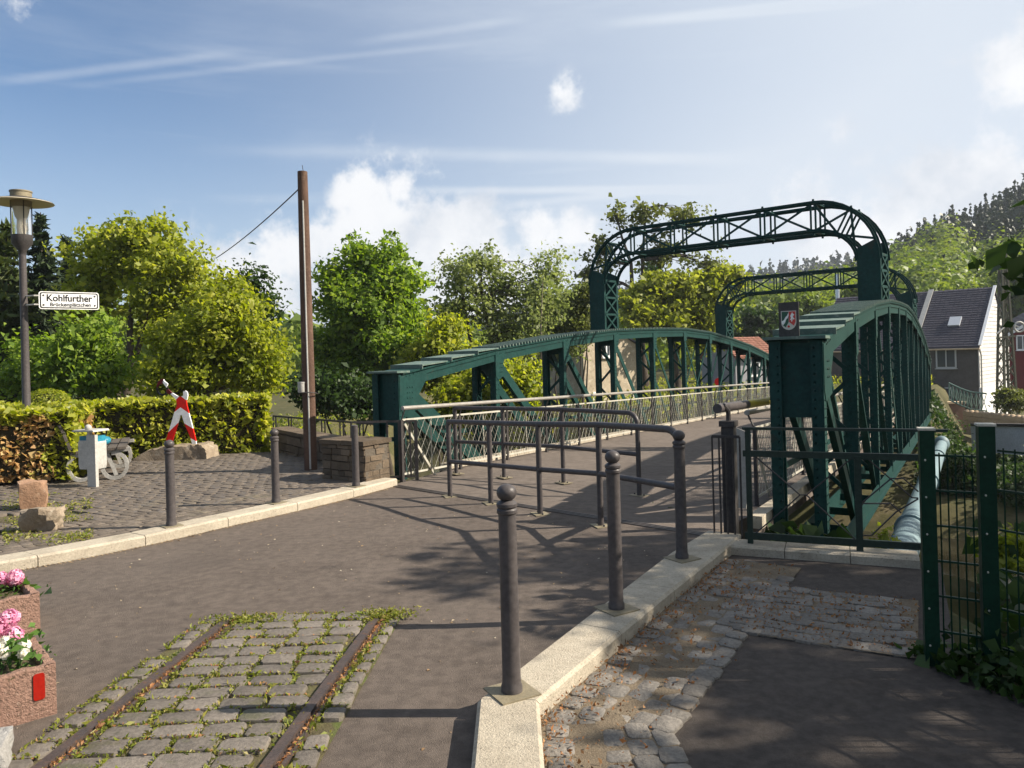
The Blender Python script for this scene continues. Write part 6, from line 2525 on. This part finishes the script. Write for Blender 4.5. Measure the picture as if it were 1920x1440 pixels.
# lattice mast of the old tram line
mp = P(1889, 790, 46)
mst = thing('lattice_mast', 'rusty lattice mast with a pulley wheel before the white gable', 'mast', (mp.x, mp.y, tz(mp.x, mp.y)))
LM = mat('mast_paint', (.10, .115, .075), (.14, .12, .085), 5, .7, .2, 30)
zt = P(1881, 475, 46).z
zb = tz(mp.x, mp.y)
hw = lambda t: lerp(.42, .12, t)
crn = [(-1, -1), (1, -1), (1, 1), (-1, 1)]
lx = P(1880, 475, 46).x
cpos = lambda t, q: V(lerp(mp.x, lx, t) + crn[q][0] * hw(t), mp.y + crn[q][1] * hw(t), lerp(zb, zt, t))
for q in range(4):
    MB().bar(cpos(0, q), cpos(1, q), .11, .11, V(1, 0, 0)).build('leg', LM, mst, smooth=False)
nb = 13
for i in range(nb):
    t0, t1 = i / nb, (i + 1) / nb
    for q in range(4):
        q2 = (q + 1) % 4
        MB().bar(cpos(t0, q), cpos(t1, q2), .05, .02, V(0, 0, 1)).build('lattice_bar', LM, mst, smooth=False)
        MB().bar(cpos(t0, q2), cpos(t1, q), .05, .02, V(0, 0, 1)).build('lattice_bar', LM, mst, smooth=False)
wc = P(1911, 613, 45.6)
MB().tube([wc + V(.30 * math.cos(a), 0, .30 * math.sin(a)) for a in np.linspace(0, 2 * math.pi, 15)], .06, 6, caps=False).build('pulley_wheel', M['alu'], mst)
MB().bar(P(1868, 634, 45.5), P(1905, 630, 45.5), .09, .09, V(0, 0, 1)).build('arm', LM, mst, smooth=False)
MB().tube([P(1869, 626, 45.5), P(1890, 607, 45.6), wc], .05, 6).build('lever', M['alu'], mst)

# stainless flue
fu = P(1573, 640, 74)
fl = thing('steel_flue', 'shiny stainless steel flue rising through the second portal', 'chimney', (fu.x, fu.y, tz(fu.x, fu.y)))
ST = mat('stainless', (.62, .66, .70), (.55, .58, .62), 3, .25, metal=.8)
zf0, zf1 = tz(fu.x, fu.y), P(1572, 514, 74).z
for i in range(6):
    z0, z1 = lerp(zf0, zf1, i / 6), lerp(zf0, zf1, (i + 1) / 6)
    MB().lathe([(.20, z0 - zf0), (.20, z1 - zf0 - .05), (.23, z1 - zf0 - .04), (.23, z1 - zf0)], (0, 0, 0), 14).build('flue_section', ST, fl, local=True)

# walls, stair and shrub on the far bank at the right
ba = P(1744, 800, 47)
rw = thing('brick_wall', 'brown brick wall with a light coping below the slate-roofed house', 'wall', (ba.x, ba.y, tz(ba.x, ba.y)))
z1 = P(1770, 757, 47).z
x1 = P(1806, 757, 47).x
MB().box(V((ba.x + x1) / 2, ba.y, z1 - 1.2), (x1 - ba.x, .4, 2.4)).build('wall', M['brick'], rw, smooth=False)
MB().box(V((ba.x + x1) / 2, ba.y, z1 + .06), (x1 - ba.x + .2, .55, .12)).build('coping', M['paleblock'], rw, smooth=False)
sa, sb = P(1809, 770, 44), P(1925, 782, 40)
sw_ = thing('sandstone_wall', 'pale sandstone garden wall with a scalloped edge, right of the brick wall', 'wall', (sa.x, sa.y, -2))
n_ = 12
for i in range(n_):
    for j in range(5):
        p, q = sa.lerp(sb, i / n_), sa.lerp(sb, (i + 1) / n_)
        o = V(0, 0, -.14 - j * .27)
        MB().bar(p + o + (q - p) * .02, q + o - (q - p) * .02, .25, .3 + .02 * ((i + j) % 2), V(0, 0, 1)).build('block', M['paleblock'], sw_, smooth=False)
    m_ = p.lerp(q, .5)
    MB().ball((m_.x, m_.y, m_.z - .02), .16, 8, 6, .6).build('scallop', M['paleblock'], sw_)
wa2, wb2 = P(1826, 797, 34), P(1990, 800, 30)
ww = thing('white_wall', 'low white rendered river wall behind the mesh fence', 'wall', (wa2.x, wa2.y, -3))
MB().bar(wa2 - V(0, 0, .6), wb2 - V(0, 0, .6), 1.2, .3, V(0, 0, 1)).build('wall', mat('bluish_render', (.52, .54, .60), (.44, .46, .52), 2, .9, .2, 12), ww, smooth=False)
MB().bar(wa2 + V(0, 0, .03), wb2 + V(0, 0, .03), .12, .4, V(0, 0, 1)).build('coping', M['darkiron'], ww, smooth=False)
st0, st1 = P(1779, 718, 45), P(1850, 745, 43)
str_ = thing('stair_railing', 'green iron stair railing with crossed bars before the white gable', 'railing', (st0.x, st0.y, -1.5))
GRF = mat('faded_green', (.10, .18, .15), (.14, .2, .17), 4, .6)
sps = [P(1779, 718, 45), P(1800, 728, 44.5), P(1820, 735, 44), P(1850, 738, 43.4)]
MB().tube(sps, .05, 6).build('top_rail', GRF, str_)
MB().tube([p - V(0, 0, 1.0) for p in sps], .045, 6).build('bottom_rail', GRF, str_)
for a, b in zip(sps[:-1], sps[1:]):
    for t in (0, .33, .66):
        p, q = a.lerp(b, t), a.lerp(b, t + .33)
        MB().tube([p, p - V(0, 0, 1.0)], .03, 5).build('baluster', GRF, str_)
        MB().tube([p, q - V(0, 0, 1.0)], .022, 4).build('cross_bar', GRF, str_)
        MB().tube([q, p - V(0, 0, 1.0)], .022, 4).build('cross_bar', GRF, str_)
by = P(1888, 748, 42)
tree('brown_shrub', 'brownish shrub in front of the lattice mast', (by.x, by.y, by.z - 1.3), [(by.x, by.y, by.z, .85, .8, .6), (by.x + .8, by.y, by.z - .1, .6, .6, .5)], 50, 3600, .14, BRN, None, .04, 3, 10, .26, 'shrub')
# round give-way style disc on a thin post at the far end of the bridge
sg = B(31.5, 1.2, 0)
sp = P(1347, 716, sg.y)
rs_ = thing('round_sign', 'tiny round red and white road sign at the far end of the bridge', 'road sign', (sp.x, sp.y, -1))
MB().tube([V(sp.x, sp.y + .04, -1.0), V(sp.x, sp.y + .04, sp.z + .25)], .03, 6).build('post', M['alu'], rs_)
disc = lambda r: [(r * math.cos(k * math.pi / 8), r * math.sin(k * math.pi / 8)) for k in range(16)]
MB().prism(disc(.20), sp, V(1, 0, 0), up, .02).build('rim', M['red'], rs_, smooth=False)
MB().prism(disc(.15), sp - V(0, .006, 0), V(1, 0, 0), up, .004).build('disc', M['white'], rs_, smooth=False)

for (lab, u, v, ru, rv, Y, n_) in [('dark shrub on the far bank below the white river wall', 1880, 905, 60, 45, 27, 5200), ('dark shrub right of the pale blue pipe on the far bank', 1800, 880, 34, 60, 27, 4200),
                                   ('dark overgrown bush at the right edge below the white wall', 1960, 920, 60, 55, 25, 4200), ('low dark bush beside the far end of the pale blue pipe', 1770, 815, 26, 34, 34, 2400), ('dark bush filling the bank between the right truss and the brick wall', 1745, 800, 22, 40, 36, 2600)]:
    c_ = P(u, v, Y)
    tree('bank_shrub', lab, (c_.x, c_.y, tz(c_.x, c_.y) - .05), [px_lobe(u, v, ru, rv, Y), px_lobe(u - ru * .5, v + rv * .4, ru * .6, rv * .6, Y, .4), px_lobe(u + ru * .5, v + rv * .3, ru * .6, rv * .6, Y, -.3)], 60, n_, .13, DG, 'shrubs on the far bank', .05, 3, 12, .36, 'shrub')

# the valley air that pales the far woods
hz = MB()
hz.box((0, 320, 34), (1500, 760, 88))
hm = bpy.data.materials.new('valley_haze')
hm.use_nodes = True
hn = hm.node_tree
hn.nodes.clear()
pv = hn.nodes.new('ShaderNodeVolumePrincipled')
pv.inputs['Color'].default_value = (.80, .88, 1.0, 1)
pv.inputs['Density'].default_value = 0.00032
pv.inputs['Anisotropy'].default_value = .2
ho = hn.nodes.new('ShaderNodeOutputMaterial')
hn.links.new(pv.outputs[0], ho.inputs['Volume'])
hzo = hz.build('haze', hm, None, smooth=False)
hzo['kind'] = 'stuff'
